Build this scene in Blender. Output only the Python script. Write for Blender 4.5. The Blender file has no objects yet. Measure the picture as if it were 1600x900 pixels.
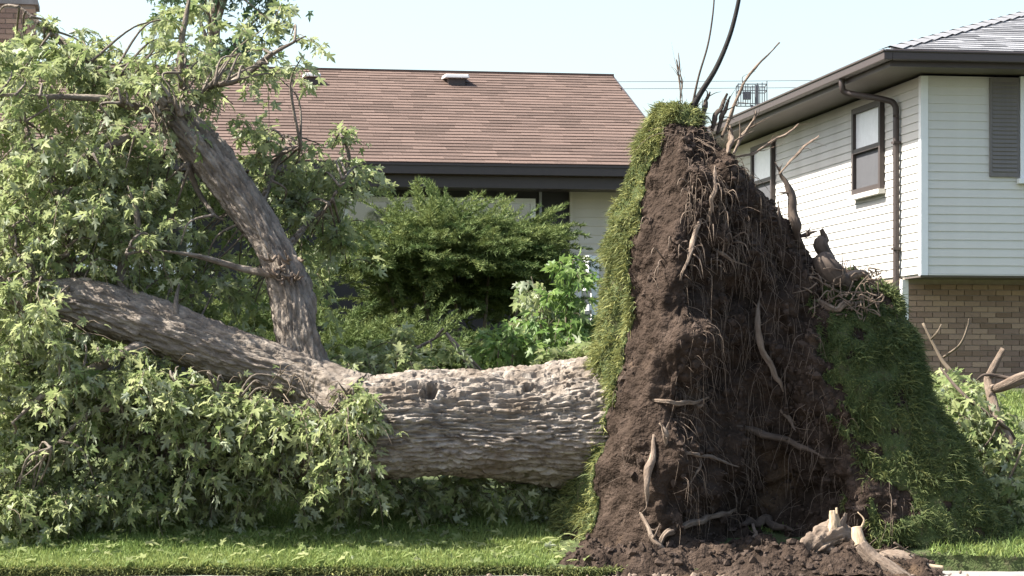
import bpy, math, random
import numpy as np
from mathutils import Vector, Matrix

random.seed(7)
RNG = np.random.default_rng(7)
SC = bpy.context.scene
COL = SC.collection
R = math.radians

# ------------------------------------------------------------------ camera, sky, sun, exposure
CAM_H, FPX, HORIZ = 1.55, 3600.0, 588.0          # eye height, focal length in photo pixels, horizon row
cam_d = bpy.data.cameras.new('camera'); cam = bpy.data.objects.new('camera', cam_d); COL.objects.link(cam)
cam.location = (0, 0, CAM_H); cam.rotation_euler = (R(90), 0, 0)
cam_d.sensor_width = 36; cam_d.lens = 36 * FPX / 1600
cam_d.shift_y = (HORIZ - 450) / 1600
cam_d.clip_end = 3000; cam_d.clip_start = 0.1
SC.camera = cam

SUN_EL, SUN_AZ = R(51), math.atan2(-1.0, -0.07)     # to-sun direction (x,y) = (-1,-.07)
wd = bpy.data.worlds.new('World'); SC.world = wd; wd.use_nodes = True
nt = wd.node_tree; nt.nodes.clear()
sky = nt.nodes.new('ShaderNodeTexSky'); sky.sky_type = 'NISHITA'; sky.sun_disc = False
sky.sun_elevation = SUN_EL; sky.sun_rotation = SUN_AZ
sky.air_density = 1.3; sky.dust_density = 3.5; sky.ozone_density = 1.0; sky.altitude = 200
bg = nt.nodes.new('ShaderNodeBackground'); bg.inputs['Strength'].default_value = 0.095
wo = nt.nodes.new('ShaderNodeOutputWorld')
nt.links.new(sky.outputs[0], bg.inputs[0]); nt.links.new(bg.outputs[0], wo.inputs[0])

sun_d = bpy.data.lights.new('sun', 'SUN'); sun = bpy.data.objects.new('sun', sun_d); COL.objects.link(sun)
sun_d.energy = 5.0; sun_d.angle = R(0.53); sun_d.color = (1.0, 0.955, 0.88)
to_sun = Vector((math.sin(SUN_AZ) * math.cos(SUN_EL), math.cos(SUN_AZ) * math.cos(SUN_EL), math.sin(SUN_EL)))
sun.rotation_euler = to_sun.to_track_quat('Z', 'Y').to_euler()
sun.location = to_sun * 60

SC.render.engine = 'CYCLES'
SC.view_settings.view_transform = 'Standard'; SC.view_settings.look = 'None'
SC.view_settings.gamma = 1.0; SC.view_settings.use_curve_mapping = False
SC.view_settings.exposure = 1.72
SC.cycles.use_denoising = True
SC.cycles.max_bounces = 6; SC.cycles.transparent_max_bounces = 6
SC.cycles.diffuse_bounces = 3; SC.cycles.glossy_bounces = 2; SC.cycles.transmission_bounces = 3

# ------------------------------------------------------------------ helpers
def P(px, py, Y):
    return np.array([(px - 800) / FPX * Y, Y, CAM_H + (HORIZ - py) / FPX * Y])

def hash3(ix, iy, iz, seed=0):
    h = (ix.astype(np.int64) * 374761393 + iy.astype(np.int64) * 668265263 + iz.astype(np.int64) * 1274126177 + seed * 974711) & 0xffffffff
    h = ((h ^ (h >> 13)) * 1274126177) & 0xffffffff
    h = ((h ^ (h >> 16)) * 2246822519) & 0xffffffff
    return ((h ^ (h >> 15)) & 0xffffff) / float(0x7fffff) - 1.0

def vnoise(p, seed=0):
    p = np.asarray(p, float); f = np.floor(p); t = p - f; t = t * t * (3 - 2 * t)
    ix, iy, iz = f[:, 0], f[:, 1], f[:, 2]
    r = 0
    for dx in (0, 1):
        wx = t[:, 0] if dx else 1 - t[:, 0]
        for dy in (0, 1):
            wy = t[:, 1] if dy else 1 - t[:, 1]
            for dz in (0, 1):
                wz = t[:, 2] if dz else 1 - t[:, 2]
                r = r + wx * wy * wz * hash3(ix + dx, iy + dy, iz + dz, seed)
    return r

def worley(p, seed=0):
    """distance gap between the two nearest cell points and the nearest cell's own value"""
    p = np.asarray(p, float); f = np.floor(p); d1 = np.full(len(p), 9.0); d2 = d1.copy(); cv = np.zeros(len(p))
    for dx in (-1, 0, 1):
        for dy in (-1, 0, 1):
            for dz in (-1, 0, 1):
                c = f + (dx, dy, dz)
                o = np.column_stack([hash3(c[:, 0], c[:, 1], c[:, 2], seed + k) for k in (1, 2, 3)]) * .45 + .5
                d = np.linalg.norm(c + o - p, axis=1); m = d < d1
                d2 = np.where(m, d1, np.minimum(d2, d)); cv = np.where(m, o[:, 0], cv); d1 = np.where(m, d, d1)
    return d2 - d1, cv

def fbm(p, octs=4, seed=0, gain=0.5):
    s, a, p = 0, 1.0, np.asarray(p, float)
    for o in range(octs):
        s = s + a * vnoise(p * (2 ** o) + 17.3 * o, seed + o); a *= gain
    return s

def fast_mesh(name, V, F, attrs=None, smooth=False, uv=None):
    """V (n,3); F list of (k,m) int arrays, each of equal sided faces"""
    me = bpy.data.meshes.new(name)
    V = np.asarray(V, np.float32)
    if not isinstance(F, list): F = [F]
    F = [np.asarray(f, np.int32) for f in F if len(f)]
    me.vertices.add(len(V)); me.vertices.foreach_set('co', V.ravel())
    loops = np.concatenate([f.ravel() for f in F])
    tot = np.concatenate([np.full(len(f), f.shape[1], np.int32) for f in F])
    start = np.concatenate([[0], np.cumsum(tot)[:-1]]).astype(np.int32)
    me.loops.add(len(loops)); me.loops.foreach_set('vertex_index', loops)
    me.polygons.add(len(tot)); me.polygons.foreach_set('loop_start', start)
    me.polygons.foreach_set('use_smooth', np.full(len(tot), bool(smooth)))
    me.update(calc_edges=True)
    for k, a in (attrs or {}).items():
        at = me.attributes.new(k, 'FLOAT', 'POINT'); at.data.foreach_set('value', np.asarray(a, np.float32))
    if uv is not None:
        ul = me.uv_layers.new(name='UVMap'); ul.data.foreach_set('uv', np.asarray(uv, np.float32)[loops].ravel())
    return me

def link(name, me, mat=None, parent=None):
    o = bpy.data.objects.new(name, me); COL.objects.link(o)
    if mat is not None and me is not None:
        if not me.materials: me.materials.append(mat)
    if parent is not None:
        o.parent = parent
    return o

def tag(o, label=None, cat=None, group=None, kind=None):
    if label: o['label'] = label
    if cat: o['category'] = cat
    if group: o['group'] = group
    if kind: o['kind'] = kind
    return o

def thing(name, label, cat, loc=(0, 0, 0), rz=0, group=None):
    o = bpy.data.objects.new(name, None); COL.objects.link(o)
    o.location = loc; o.rotation_euler = (0, 0, rz); o.empty_display_size = 0.2
    return tag(o, label, cat, group)

class MB:
    def __init__(s): s.v, s.f, s.n, s.a = [], {}, 0, []
    def add(s, V, F, var=0.5):
        V = np.asarray(V, float)
        F = np.asarray(F, int)
        s.v.append(V); s.f.setdefault(F.shape[1], []).append(F + s.n); s.n += len(V)
        s.a.append(np.full(len(V), var) if np.isscalar(var) else np.asarray(var))
    def box(s, x0, x1, y0, y1, z0, z1, var=0.5):
        V = [(x0,y0,z0),(x1,y0,z0),(x1,y1,z0),(x0,y1,z0),(x0,y0,z1),(x1,y0,z1),(x1,y1,z1),(x0,y1,z1)]
        s.add(V, [(0,3,2,1),(4,5,6,7),(0,1,5,4),(1,2,6,5),(2,3,7,6),(3,0,4,7)], var)
    def quad(s, pts, var=0.5): s.add(pts, [tuple(range(len(pts)))], var)
    def mesh(s, name, smooth=False):
        return fast_mesh(name, np.concatenate(s.v), [np.concatenate(f) for f in s.f.values()], {'var': np.concatenate(s.a)}, smooth)
    def build(s, name, mat, parent=None, smooth=False, bevel=0):
        o = link(name, s.mesh(name, smooth), mat, parent)
        if bevel:
            m = o.modifiers.new('bevel', 'BEVEL'); m.width = bevel; m.segments = 2; m.limit_method = 'ANGLE'
        return o

def catmull(pts, n=8):
    pts = np.asarray(pts, float)
    p = np.vstack([2 * pts[0] - pts[1], pts, 2 * pts[-1] - pts[-2]])
    out = []
    for i in range(len(pts) - 1):
        p0, p1, p2, p3 = p[i:i + 4]
        t = np.linspace(0, 1, n, endpoint=False)[:, None]
        out.append(.5 * ((2 * p1) + (-p0 + p2) * t + (2 * p0 - 5 * p1 + 4 * p2 - p3) * t ** 2 + (-p0 + 3 * p1 - 3 * p2 + p3) * t ** 3))
    out.append(pts[-1:]);
    return np.vstack(out)

def tube_arrays(path, rad, sides=8, per=6, bark=0.0, freq=11.0, along=1.6, lump=0.0, seed=0, smooth_path=True, holes=()):
    """path (k,3), rad (k,) -> V,F(list),uv"""
    pr = np.column_stack([np.asarray(path, float), np.asarray(rad, float)])
    if smooth_path and len(pr) > 2: pr = catmull(pr, per)
    elif len(pr) == 2:
        t = np.linspace(0, 1, per + 1)[:, None]; pr = pr[:1] * (1 - t) + pr[1:] * t
    C, r = pr[:, :3], np.maximum(pr[:, 3], .0008)
    T = np.gradient(C, axis=0); T /= np.linalg.norm(T, axis=1)[:, None] + 1e-9
    up = np.array([0, 0, 1.0]) if abs(T[0, 2]) < .9 else np.array([0, 1.0, 0])
    N = np.zeros_like(C); n = np.cross(T[0], up); n /= np.linalg.norm(n); N[0] = n
    for i in range(1, len(C)):
        n = n - T[i] * n.dot(T[i]); n /= np.linalg.norm(n) + 1e-9; N[i] = n
    B = np.cross(T, N)
    s = np.concatenate([[0], np.cumsum(np.linalg.norm(np.diff(C, axis=0), axis=1))])
    th = np.linspace(0, 2 * np.pi, sides, endpoint=False)
    ct, st = np.cos(th), np.sin(th)
    m = len(C)
    rr = np.repeat(r[:, None], sides, 1)
    if bark or lump:
        rm = float(np.mean(r))
        S = np.repeat(s[:, None], sides, 1).ravel()
        q = np.column_stack([S * along, np.tile(ct, m) * rm * freq, np.tile(st, m) * rm * freq])
        q2 = q + 0.55 * np.column_stack([np.zeros(len(q)), vnoise(q * np.array([1.7, .6, .6]), seed + 5), vnoise(q * np.array([1.7, .6, .6]), seed + 6)])
        gap, cell = worley(q2 + .25 * np.column_stack([vnoise(q * 2.3, seed + 14), vnoise(q * 2.3, seed + 15), vnoise(q * 2.3, seed + 16)]), seed)
        gap2, cell2 = worley(q2 * np.array([3.0, 1.9, 1.9]) + 3.3, seed + 40)
        plate_h = np.clip(gap / .30, 0, 1); plate_h = plate_h * plate_h * (3 - 2 * plate_h)
        fine_h = np.clip(gap2 / .28, 0, 1)
        fine = vnoise(q * np.array([7, 3.5, 3.5]), seed + 9) * .16 + vnoise(q * np.array([14, 7, 7]), seed + 10) * .08
        big = fbm(np.column_stack([S * 1.3, np.tile(ct, m) * 1.2, np.tile(st, m) * 1.2]), 3, seed + 20)
        ridge = plate_h * (.75 + .4 * cell) + .32 * fine_h * (.5 + cell2); crack = 0
        rr = rr + ((ridge + fine + crack - .7) * bark + big * lump).reshape(m, sides)
    V = C[:, None, :] + rr[:, :, None] * (N[:, None, :] * ct[None, :, None] + B[:, None, :] * st[None, :, None])
    V = V.reshape(-1, 3)
    for (hx, hy, hr, hd) in holes:      # rotted knot holes: push the bark in along the ray of the spot
        qx = 800 + V[:, 0] / V[:, 1] * FPX; qy = HORIZ - (V[:, 2] - CAM_H) / V[:, 1] * FPX
        dd = np.hypot(qx - hx, (qy - hy) * 1.15) * 19 / FPX; fr = V[:, 1] < np.repeat(C[:, 1], sides)
        ax = np.repeat(C, sides, 0) - V; ax /= np.linalg.norm(ax, axis=1)[:, None] + 1e-9
        dd = dd * (1 + .30 * vnoise(np.column_stack([qx / 9, qy / 9, qx * 0]), 61))
        wgt = np.where(fr, 1 / (1 + (dd / hr) ** 8) * hd - .35 * hr * np.exp(-((dd - hr * 1.5) / (hr * .4)) ** 2), 0)
        V = V + ax * wgt[:, None]
    i = np.arange(m - 1)[:, None] * sides; j = np.arange(sides)[None, :]; j2 = (j + 1) % sides
    F = np.stack([i + j, i + j2, i + sides + j2, i + sides + j], -1).reshape(-1, 4)
    uv = np.column_stack([np.repeat(s, sides), np.tile(th, m) * float(np.mean(r))])
    n0 = len(V); V = np.vstack([V, C[:1], C[-1:]]); uv = np.vstack([uv, [[0, 0]], [[s[-1], 0]]])
    jj = np.arange(sides); k2 = (jj + 1) % sides; e = (m - 1) * sides
    caps = np.vstack([np.column_stack([k2, jj, np.full(sides, n0)]), np.column_stack([e + jj, e + k2, np.full(sides, n0 + 1)])])
    return V, [F, caps], uv

def tube(name, path, rad, mat, parent=None, **kw):
    V, F, uv = tube_arrays(path, rad, **kw)
    return link(name, fast_mesh(name, V, F, {'var': np.full(len(V), random.random())}, True, uv), mat, parent)

# ------------------------------------------------------------------ materials
def nodes(name):
    m = bpy.data.materials.new(name); m.use_nodes = True
    return m, m.node_tree.nodes, m.node_tree.links, m.node_tree.nodes['Principled BSDF']

def ramp(nd, cols):
    r = nd.new('ShaderNodeValToRGB'); e = r.color_ramp.elements
    while len(e) < len(cols): e.new(0.5)
    for i, (p, c) in enumerate(cols):
        e[i].position = p; e[i].color = (*c, 1)
    return r

def mat_noise(name, c1, c2, scale=8, rough=.9, bump=.3, bdist=.01, coord='Object', stretch=None, detail=6, var=None, spec=.3, bscale=None, obj_random=False, mottled=None, blotch=None):
    """colour between c1 and c2 by noise (plus an optional per piece value), fine relief by bump"""
    m, nd, ln, b = nodes(name)
    tc = nd.new('ShaderNodeTexCoord'); src = tc.outputs[coord]
    if stretch:
        mp = nd.new('ShaderNodeMapping'); mp.inputs['Scale'].default_value = stretch
        ln.new(src, mp.inputs[0]); src = mp.outputs[0]
    n = nd.new('ShaderNodeTexNoise'); n.inputs['Scale'].default_value = scale; n.inputs['Detail'].default_value = detail
    n.inputs['Roughness'].default_value = .62
    ln.new(src, n.inputs['Vector'])
    fac = n.outputs['Fac']
    if var or obj_random:
        if obj_random:
            a = nd.new('ShaderNodeObjectInfo'); ao = a.outputs['Random']
        else:
            a = nd.new('ShaderNodeAttribute'); a.attribute_name = 'var'; ao = a.outputs['Fac']
        mx = nd.new('ShaderNodeMix'); mx.inputs[0].default_value = var or .5
        ln.new(fac, mx.inputs[2]); ln.new(ao, mx.inputs[3]); fac = mx.outputs[0]
    cols = [(.28, c1), (.72, c2)] if not mottled else [(.25, c1), (.5, mottled), (.75, c2)]
    r = ramp(nd, cols); ln.new(fac, r.inputs[0]); co = r.outputs[0]
    if blotch:          # stains and patches with a shape of their own: (scale, colour, from, to)
        bs, bc, f0, f1 = blotch
        nb = nd.new('ShaderNodeTexNoise'); nb.inputs['Scale'].default_value = bs; nb.inputs['Detail'].default_value = 5
        ln.new(tc.outputs['Object'], nb.inputs['Vector'])
        rb = ramp(nd, [(f0, (0, 0, 0)), (f1, (1, 1, 1))]); ln.new(nb.outputs['Fac'], rb.inputs[0])
        mc = nd.new('ShaderNodeMix'); mc.data_type = 'RGBA'; ln.new(rb.outputs[0], mc.inputs[0]); ln.new(co, mc.inputs[6]); mc.inputs[7].default_value = (*bc, 1); co = mc.outputs[2]
    ln.new(co, b.inputs['Base Color'])
    b.inputs['Roughness'].default_value = rough; b.inputs['Specular IOR Level'].default_value = spec
    if bump:
        n2 = nd.new('ShaderNodeTexNoise'); n2.inputs['Scale'].default_value = bscale or scale * 3; n2.inputs['Detail'].default_value = 8
        ln.new(src, n2.inputs['Vector'])
        bp = nd.new('ShaderNodeBump'); bp.inputs['Strength'].default_value = bump; bp.inputs['Distance'].default_value = bdist
        ln.new(n2.outputs['Fac'], bp.inputs['Height']); ln.new(bp.outputs[0], b.inputs['Normal'])
    return m

def mat_leaf(name, top, top2, under, trans=.35, rough=.5):
    """two sided leaf: greener upper side, paler underside, some light through the blade"""
    m, nd, ln, b = nodes(name)
    a = nd.new('ShaderNodeAttribute'); a.attribute_name = 'var'
    oi = nd.new('ShaderNodeObjectInfo')
    r = ramp(nd, [(0.0, top), (1.0, top2)]); ln.new(a.outputs['Fac'], r.inputs[0])
    g = nd.new('ShaderNodeNewGeometry')
    mx = nd.new('ShaderNodeMix'); mx.data_type = 'RGBA'
    ln.new(g.outputs['Backfacing'], mx.inputs[0]); ln.new(r.outputs[0], mx.inputs[6]); mx.inputs[7].default_value = (*under, 1)
    b.inputs['Roughness'].default_value = rough; b.inputs['Specular IOR Level'].default_value = .2
    ln.new(mx.outputs[2], b.inputs['Base Color'])
    t = nd.new('ShaderNodeBsdfTranslucent'); ln.new(r.outputs[0], t.inputs['Color'])
    ms = nd.new('ShaderNodeMixShader'); ms.inputs[0].default_value = trans
    out = nd['Material Output']
    ln.new(b.outputs[0], ms.inputs[1]); ln.new(t.outputs[0], ms.inputs[2]); ln.new(ms.outputs[0], out.inputs['Surface'])
    return m

def mat_plain(name, c, rough=.5, metal=0, spec=.4, vary=.08, scale=14):
    c2 = tuple(x * (1 - vary) for x in c); c1 = tuple(min(1, x * (1 + vary)) for x in c)
    m = mat_noise(name, c2, c1, scale, rough, .08, .004, spec=spec)
    m.node_tree.nodes['Principled BSDF'].inputs['Metallic'].default_value = metal
    return m

M = {}
M['lawn_soil'] = mat_noise('lawn_soil', (.045, .06, .02), (.085, .07, .042), 14, 1, .8, .03, mottled=(.06, .08, .026), bscale=60)
M['grass'] = mat_leaf('grass_blade', (.12, .19, .045), (.28, .31, .10), (.17, .23, .07), .34, .6)
M['turf_grass'] = mat_leaf('turf_blade', (.042, .066, .020), (.30, .30, .105), (.10, .125, .045), .28, .65)  # dark end carries the right flank's painted shade, pale end the left's sun
M['concrete'] = mat_noise('concrete', (.17, .155, .14), (.30, .285, .26), 5, .9, .4, .006, bscale=60)
M['asphalt'] = mat_noise('asphalt', (.04, .04, .042), (.075, .075, .078), 20, .9, .5, .008)
M['soil'] = mat_noise('soil', (.020, .0145, .011), (.080, .058, .045), 6, 1.0, 1.0, .04, mottled=(.042, .030, .023), bscale=34, spec=.05, blotch=(1.5, (.115, .075, .043), .60, .78))
M['clod'] = mat_noise('clod', (.024, .017, .013), (.085, .062, .049), 9, 1.0, 1.0, .02, bscale=40, spec=.1)
M['bark'] = mat_noise('bark', (.085, .066, .052), (.40, .355, .305), 6, .95, 1.0, .025, coord='UV', stretch=(1.0, 3.0, 1.0), mottled=(.235, .20, .168), bscale=18, spec=.1, blotch=(2.6, (.15, .115, .085), .52, .75))
M['limb_bark'] = mat_noise('limb_bark', (.07, .056, .044), (.31, .268, .222), 6, .95, 1.0, .025, coord='UV', stretch=(1.0, 3.0, 1.0), mottled=(.18, .15, .123), bscale=18, spec=.1)  # trunk bark made browner, and darker with the leaf shade painted in
M['root'] = mat_noise('root_bark', (.09, .062, .043), (.27, .215, .165), 7, .95, 1.0, .012, coord='UV', stretch=(1, 4, 1), mottled=(.17, .13, .10), bscale=26, spec=.1)
M['dark_root'] = mat_noise('dark_root_bark', (.035, .026, .02), (.12, .09, .07), 6, .9, .6, .008, coord='UV', stretch=(1, 5, 1), bscale=20)
M['black_root'] = mat_noise('black_root_bark', (.010, .009, .008), (.035, .030, .027), 6, .9, .6, .008, coord='UV', stretch=(1, 5, 1), bscale=20)
M['raw_wood'] = mat_noise('raw_wood', (.28, .19, .11), (.52, .42, .30), 6, .9, .8, .008, coord='UV', stretch=(1, 7, 1), bscale=20)
M['twig'] = mat_plain('twig', (.13, .10, .07), .9)
M['leaf'] = mat_leaf('maple_leaf', (.135, .19, .058), (.40, .42, .20), (.42, .46, .32), .50, .55)
M['leaf_fresh'] = mat_leaf('fresh_leaf', (.085, .165, .038), (.20, .275, .075), (.22, .29, .13), .40, .5)
M['tree_leaf'] = mat_leaf('tree_leaf', (.045, .095, .04), (.10, .16, .075), (.15, .20, .14), .25, .5)
M['juniper'] = mat_leaf('juniper_needle', (.05, .09, .026), (.21, .24, .08), (.11, .15, .05), .22, .7)
M['shingle'] = mat_noise('shingle_brown', (.078, .053, .042), (.135, .093, .075), 9, .95, .5, .004, var=.42, mottled=(.105, .072, .058), bscale=140, spec=.2)
M['shingle_o'] = mat_noise('shingle_brown_single', (.115, .078, .066), (.225, .158, .136), 9, .95, .5, .004, var=.72, obj_random=True, mottled=(.105, .072, .058), bscale=140, spec=.2)
M['shingle_grey'] = mat_noise('shingle_grey', (.125, .125, .13), (.26, .26, .268), 9, .95, .5, .004, var=.7, mottled=(.19, .19, .197), bscale=140, spec=.2)
M['shingle_grey_o'] = mat_noise('shingle_grey_single', (.125, .125, .13), (.26, .26, .268), 9, .95, .5, .004, var=.7, obj_random=True, mottled=(.19, .19, .197), bscale=140, spec=.2)
M['siding'] = mat_noise('siding_white', (.53, .51, .465), (.62, .60, .555), 1.6, .6, .05, .003, bscale=30, spec=.35, blotch=(.9, (.44, .42, .37), .5, .85))
M['siding_beige'] = mat_noise('siding_beige', (.46, .41, .33), (.54, .49, .41), 2, .6, .05, .003)
M['trim_white'] = mat_plain('trim_white', (.74, .74, .73), .45, vary=.03)
M['trim_brown'] = mat_plain('trim_brown', (.055, .042, .038), .5)
M['soffit'] = mat_plain('soffit_brown', (.13, .11, .10), .7)
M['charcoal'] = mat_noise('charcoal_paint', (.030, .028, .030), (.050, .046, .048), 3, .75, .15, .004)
M['brick'] = mat_noise('brick', (.21, .14, .098), (.37, .255, .18), 5, .95, .6, .004, var=.6, mottled=(.28, .19, .145), bscale=70, spec=.15)
M['mortar'] = mat_noise('mortar', (.26, .21, .165), (.34, .28, .225), 12, 1, .6, .004, bscale=80)
M['shutter'] = mat_plain('shutter_grey', (.16, .145, .138), .7)
M['metal'] = mat_plain('galvanised', (.30, .30, .31), .5, .4)
M['vent'] = mat_plain('vent_metal', (.62, .60, .58), .5)
M['wire'] = mat_plain('cable', (.10, .10, .11), .6)
def mat_glass(name, c, rough):
    m, nd, ln, b = nodes(name)
    n = nd.new('ShaderNodeTexNoise'); n.inputs['Scale'].default_value = 1.5
    r = ramp(nd, [(.3, tuple(x * .8 for x in c)), (.7, c)]); ln.new(n.outputs['Fac'], r.inputs[0]); ln.new(r.outputs[0], b.inputs['Base Color'])
    b.inputs['Roughness'].default_value = rough; b.inputs['Specular IOR Level'].default_value = 1.0; b.inputs['IOR'].default_value = 1.9
    return m
M['glass'] = mat_glass('window_glass', (.03, .035, .04), .05)
M['blind'] = mat_plain('window_blind', (.80, .81, .82), .35)
M['screen'] = mat_plain('insect_screen', (.075, .075, .08), .8)

# ------------------------------------------------------------------ ground
LAWN_Y = 17.63
def ground_z(x, y):
    x = np.asarray(x, float); y = np.asarray(y, float)
    t = np.clip((y - LAWN_Y) / (27.5 - LAWN_Y), 0, 1)
    z = .085 + 1.315 * t
    n = fbm(np.column_stack([x.ravel() * .7, y.ravel() * .7, np.zeros(x.size)]), 3, 3).reshape(x.shape) * .035
    return z + n * np.clip((y - LAWN_Y) * 1.5, 0, 1)

def grid(xs, ys, zf):
    X, Yg = np.meshgrid(xs, ys); Z = zf(X, Yg)
    V = np.column_stack([X.ravel(), Yg.ravel(), Z.ravel()]); nx, ny = len(xs), len(ys)
    i = np.arange(ny - 1)[:, None] * nx; j = np.arange(nx - 1)[None, :]
    F = np.stack([i + j, i + j + 1, i + nx + j + 1, i + nx + j], -1).reshape(-1, 4)
    return V, F

def lawn_edge(x):   # the turf's ragged edge along the walk
    x = np.asarray(x, float)
    bay = np.clip((x - 2.75) / .5, 0, 1)
    return LAWN_Y + .45 * bay * bay * (3 - 2 * bay) + .05 * vnoise(np.column_stack([x * 2.1, x * 0, x * 0]), 41) + .025 * vnoise(np.column_stack([x * 9, x * 0, x * 0]), 42)

xs = np.concatenate([[-900, -300, -100, -40, -15], np.linspace(-8, 8, 161), [15, 40, 100, 300, 900]])
ys = np.concatenate([[17.63, 17.65], np.linspace(17.75, 28, 95), [30, 36, 45, 60, 100, 200, 500, 1500]])
V, F = grid(xs, ys, ground_z)
nx = len(xs); V[:nx, 1] = lawn_edge(V[:nx, 0]); V[:nx, 2] = -.05
V[nx:2 * nx, 1] = V[:nx, 1] + .015; V[nx:2 * nx, 2] = .075
V[2 * nx:, 1] = np.maximum(V[2 * nx:, 1], np.tile(V[:nx, 1], len(ys) - 2) + .03 + .0001 * np.repeat(np.arange(len(ys) - 2), nx))
lawn = tag(link('lawn', fast_mesh('lawn', V, F, None, True), M['lawn_soil']), kind='structure')

walk = tag(link('pavement', None), kind='structure'); bpy.data.objects.remove(walk)
mb = MB(); mb.box(-40, 40, 16.3, 18.6, -.14, .008); base = mb.build('pavement', M['concrete']); tag(base, kind='structure')
mb = MB(); mb.box(-.745, .745, 16.34, 18.5, .0, .02); slab_me = mb.mesh('paving_slab')
for k in range(-4, 5):
    o = link('paving_slab', slab_me, M['concrete'], base); o.location = (k * 1.5 + .35, 0, random.uniform(0, .006))
mb = MB(); mb.box(-400, 400, -60, 16.3, -.3, -.12); tag(mb.build('road', M['asphalt']), kind='structure')

# ------------------------------------------------------------------ houses
PHI = math.atan2(579, FPX)
U2 = np.array([math.cos(PHI), math.sin(PHI)]); D2 = np.array([-math.sin(PHI), math.cos(PHI)])
def facade(px, py, org, b=None, a=None):
    """local (a, b, z) where the ray of a photo pixel meets the house plane b=const (front) or a=const (side)"""
    dr = np.array([(px - 800) / FPX, 1.0])
    o = np.array(org[:2])
    if b is not None: t = (o.dot(D2) + b) / dr.dot(D2)
    else: t = (o.dot(U2) + a) / dr.dot(U2)
    p = dr * t - o
    return p.dot(U2), p.dot(D2), CAM_H + (HORIZ - py) / FPX * t

def shingle_courses(house, roofpart, x_of_course, ncourse, eave_b, eave_z, pitch, mat, mat_o, near_fn, limit=300, expo=.137, flip=None):
    """lay every shingle as its own wedge on a roof slope that rises along +b"""
    cp, sp = math.cos(pitch), math.sin(pitch)
    nrm = np.array([0, -sp, cp]); slope = np.array([0, cp, sp])
    pieces = []
    for k in range(ncourse):
        x0, x1 = x_of_course(k); x = x0
        while x < x1 - .03:
            w = random.uniform(.16, .42); xe = min(x + w, x1)
            pieces.append((k, x, xe, random.choice([.009, .010, .011, .012]), random.random(), random.uniform(-.004, .004)))
            x = xe
    pieces.sort(key=lambda p: -near_fn(p))
    bulk = MB()
    tmpl = None
    for i, (k, xa, xb, th, var, sl) in enumerate(pieces):
        base = np.array([0, eave_b, eave_z]) + slope * (k * expo + sl)
        # local wedge: butt thickness th at the lower end, overlapping the course above
        def wedge(w, th):
            L = expo * 1.35
            return np.array([(0, 0, .004), (w, 0, .004), (w, L, .0), (0, L, .0), (0, 0, .004 + th), (w, 0, .004 + th), (w, L, .002), (0, L, .002)])
        FW = np.array([(0, 3, 2, 1), (4, 5, 6, 7), (0, 1, 5, 4), (1, 2, 6, 5), (2, 3, 7, 6), (3, 0, 4, 7)])
        if i < limit:
            if tmpl is None: tmpl = [fast_mesh('shingle', wedge(1.0, random.choice([.009, .010, .011, .012])), FW, {'var': np.full(8, (q_ + .5) / 8)}) for q_ in range(8)]
            o = link('shingle', tmpl[int(var * 7.99)], mat, roofpart)
            o.location = tuple(base + np.array([xa, 0, 0])); o.rotation_euler = (pitch, 0, 0)
            o.scale = (xb - xa - .003, 1, 1)
        else:
            W = wedge(xb - xa - .003, th); W[:, 0] += xa
            Wd = base + W[:, :1] * np.array([1, 0, 0]) + W[:, 1:2] * slope + W[:, 2:3] * nrm
            bulk.add(Wd, FW, var)
    if bulk.n: tag(bulk.build('shingle_field', mat, roofpart), kind='stuff')

# ---- the house behind the fallen tree: gable roof, origin at the right end of its front eave
EO = np.array([1.99, 27.0]); EZ = 4.0
H1 = thing('brown_roof_house', 'low house with brown shingle roof and dark front behind the juniper', 'house', (EO[0], EO[1], 0), PHI)
PIT = R(21.2); RUN = 4.12; WID = 13.0
RZ = EZ + math.tan(PIT) * RUN
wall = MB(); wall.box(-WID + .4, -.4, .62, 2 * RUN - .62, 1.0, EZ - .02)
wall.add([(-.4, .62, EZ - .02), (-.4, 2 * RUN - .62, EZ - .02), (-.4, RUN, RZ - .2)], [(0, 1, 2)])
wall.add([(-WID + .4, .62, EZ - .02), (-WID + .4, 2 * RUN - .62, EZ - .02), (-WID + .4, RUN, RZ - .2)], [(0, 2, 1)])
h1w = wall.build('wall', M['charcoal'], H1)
rf = MB()
for s in (0, 1):
    e, r_ = (0, RUN) if s == 0 else (2 * RUN, RUN)
    a = [(-WID, e, EZ), (0, e, EZ), (0, r_, RZ), (-WID, r_, RZ)]
    lo = [(x, y, z - .14) for x, y, z in a]
    rf.add(a + lo, [(0, 1, 2, 3) if s == 0 else (3, 2, 1, 0), (7, 6, 5, 4) if s == 0 else (4, 5, 6, 7), (0, 4, 5, 1), (1, 5, 6, 2), (3, 7, 4, 0)])
h1r = rf.build('roof', M['shingle'], H1)
shingle_courses(H1, h1r, lambda k: (-WID, .0), int(RUN / math.cos(PIT) / .137), -.03, EZ + .004, PIT, M['shingle'], M['shingle_o'],
                lambda p: (1 if -4.6 < p[1] < -.5 else 0) * 100 - p[0], 300)
mb = MB(); mb.box(-WID, .02, RUN - .10, RUN + .10, RZ - .03, RZ + .016); mb.build('ridge_cap', M['shingle'], h1r)
mb = MB(); mb.box(-WID, .0, -.115, -.002, EZ - .125, EZ - .012); mb.box(-WID, .0, -.13, -.10, EZ - .03, EZ - .006); mb.build('gutter', M['trim_brown'], H1)
mb = MB(); mb.box(-WID, .0, .0, .025, EZ - .27, EZ - .13); mb.build('fascia', M['trim_brown'], H1)
mb = MB(); mb.box(-WID, .0, .03, .64, EZ - .26, EZ - .245); mb.build('soffit', M['trim_brown'], H1)
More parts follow.
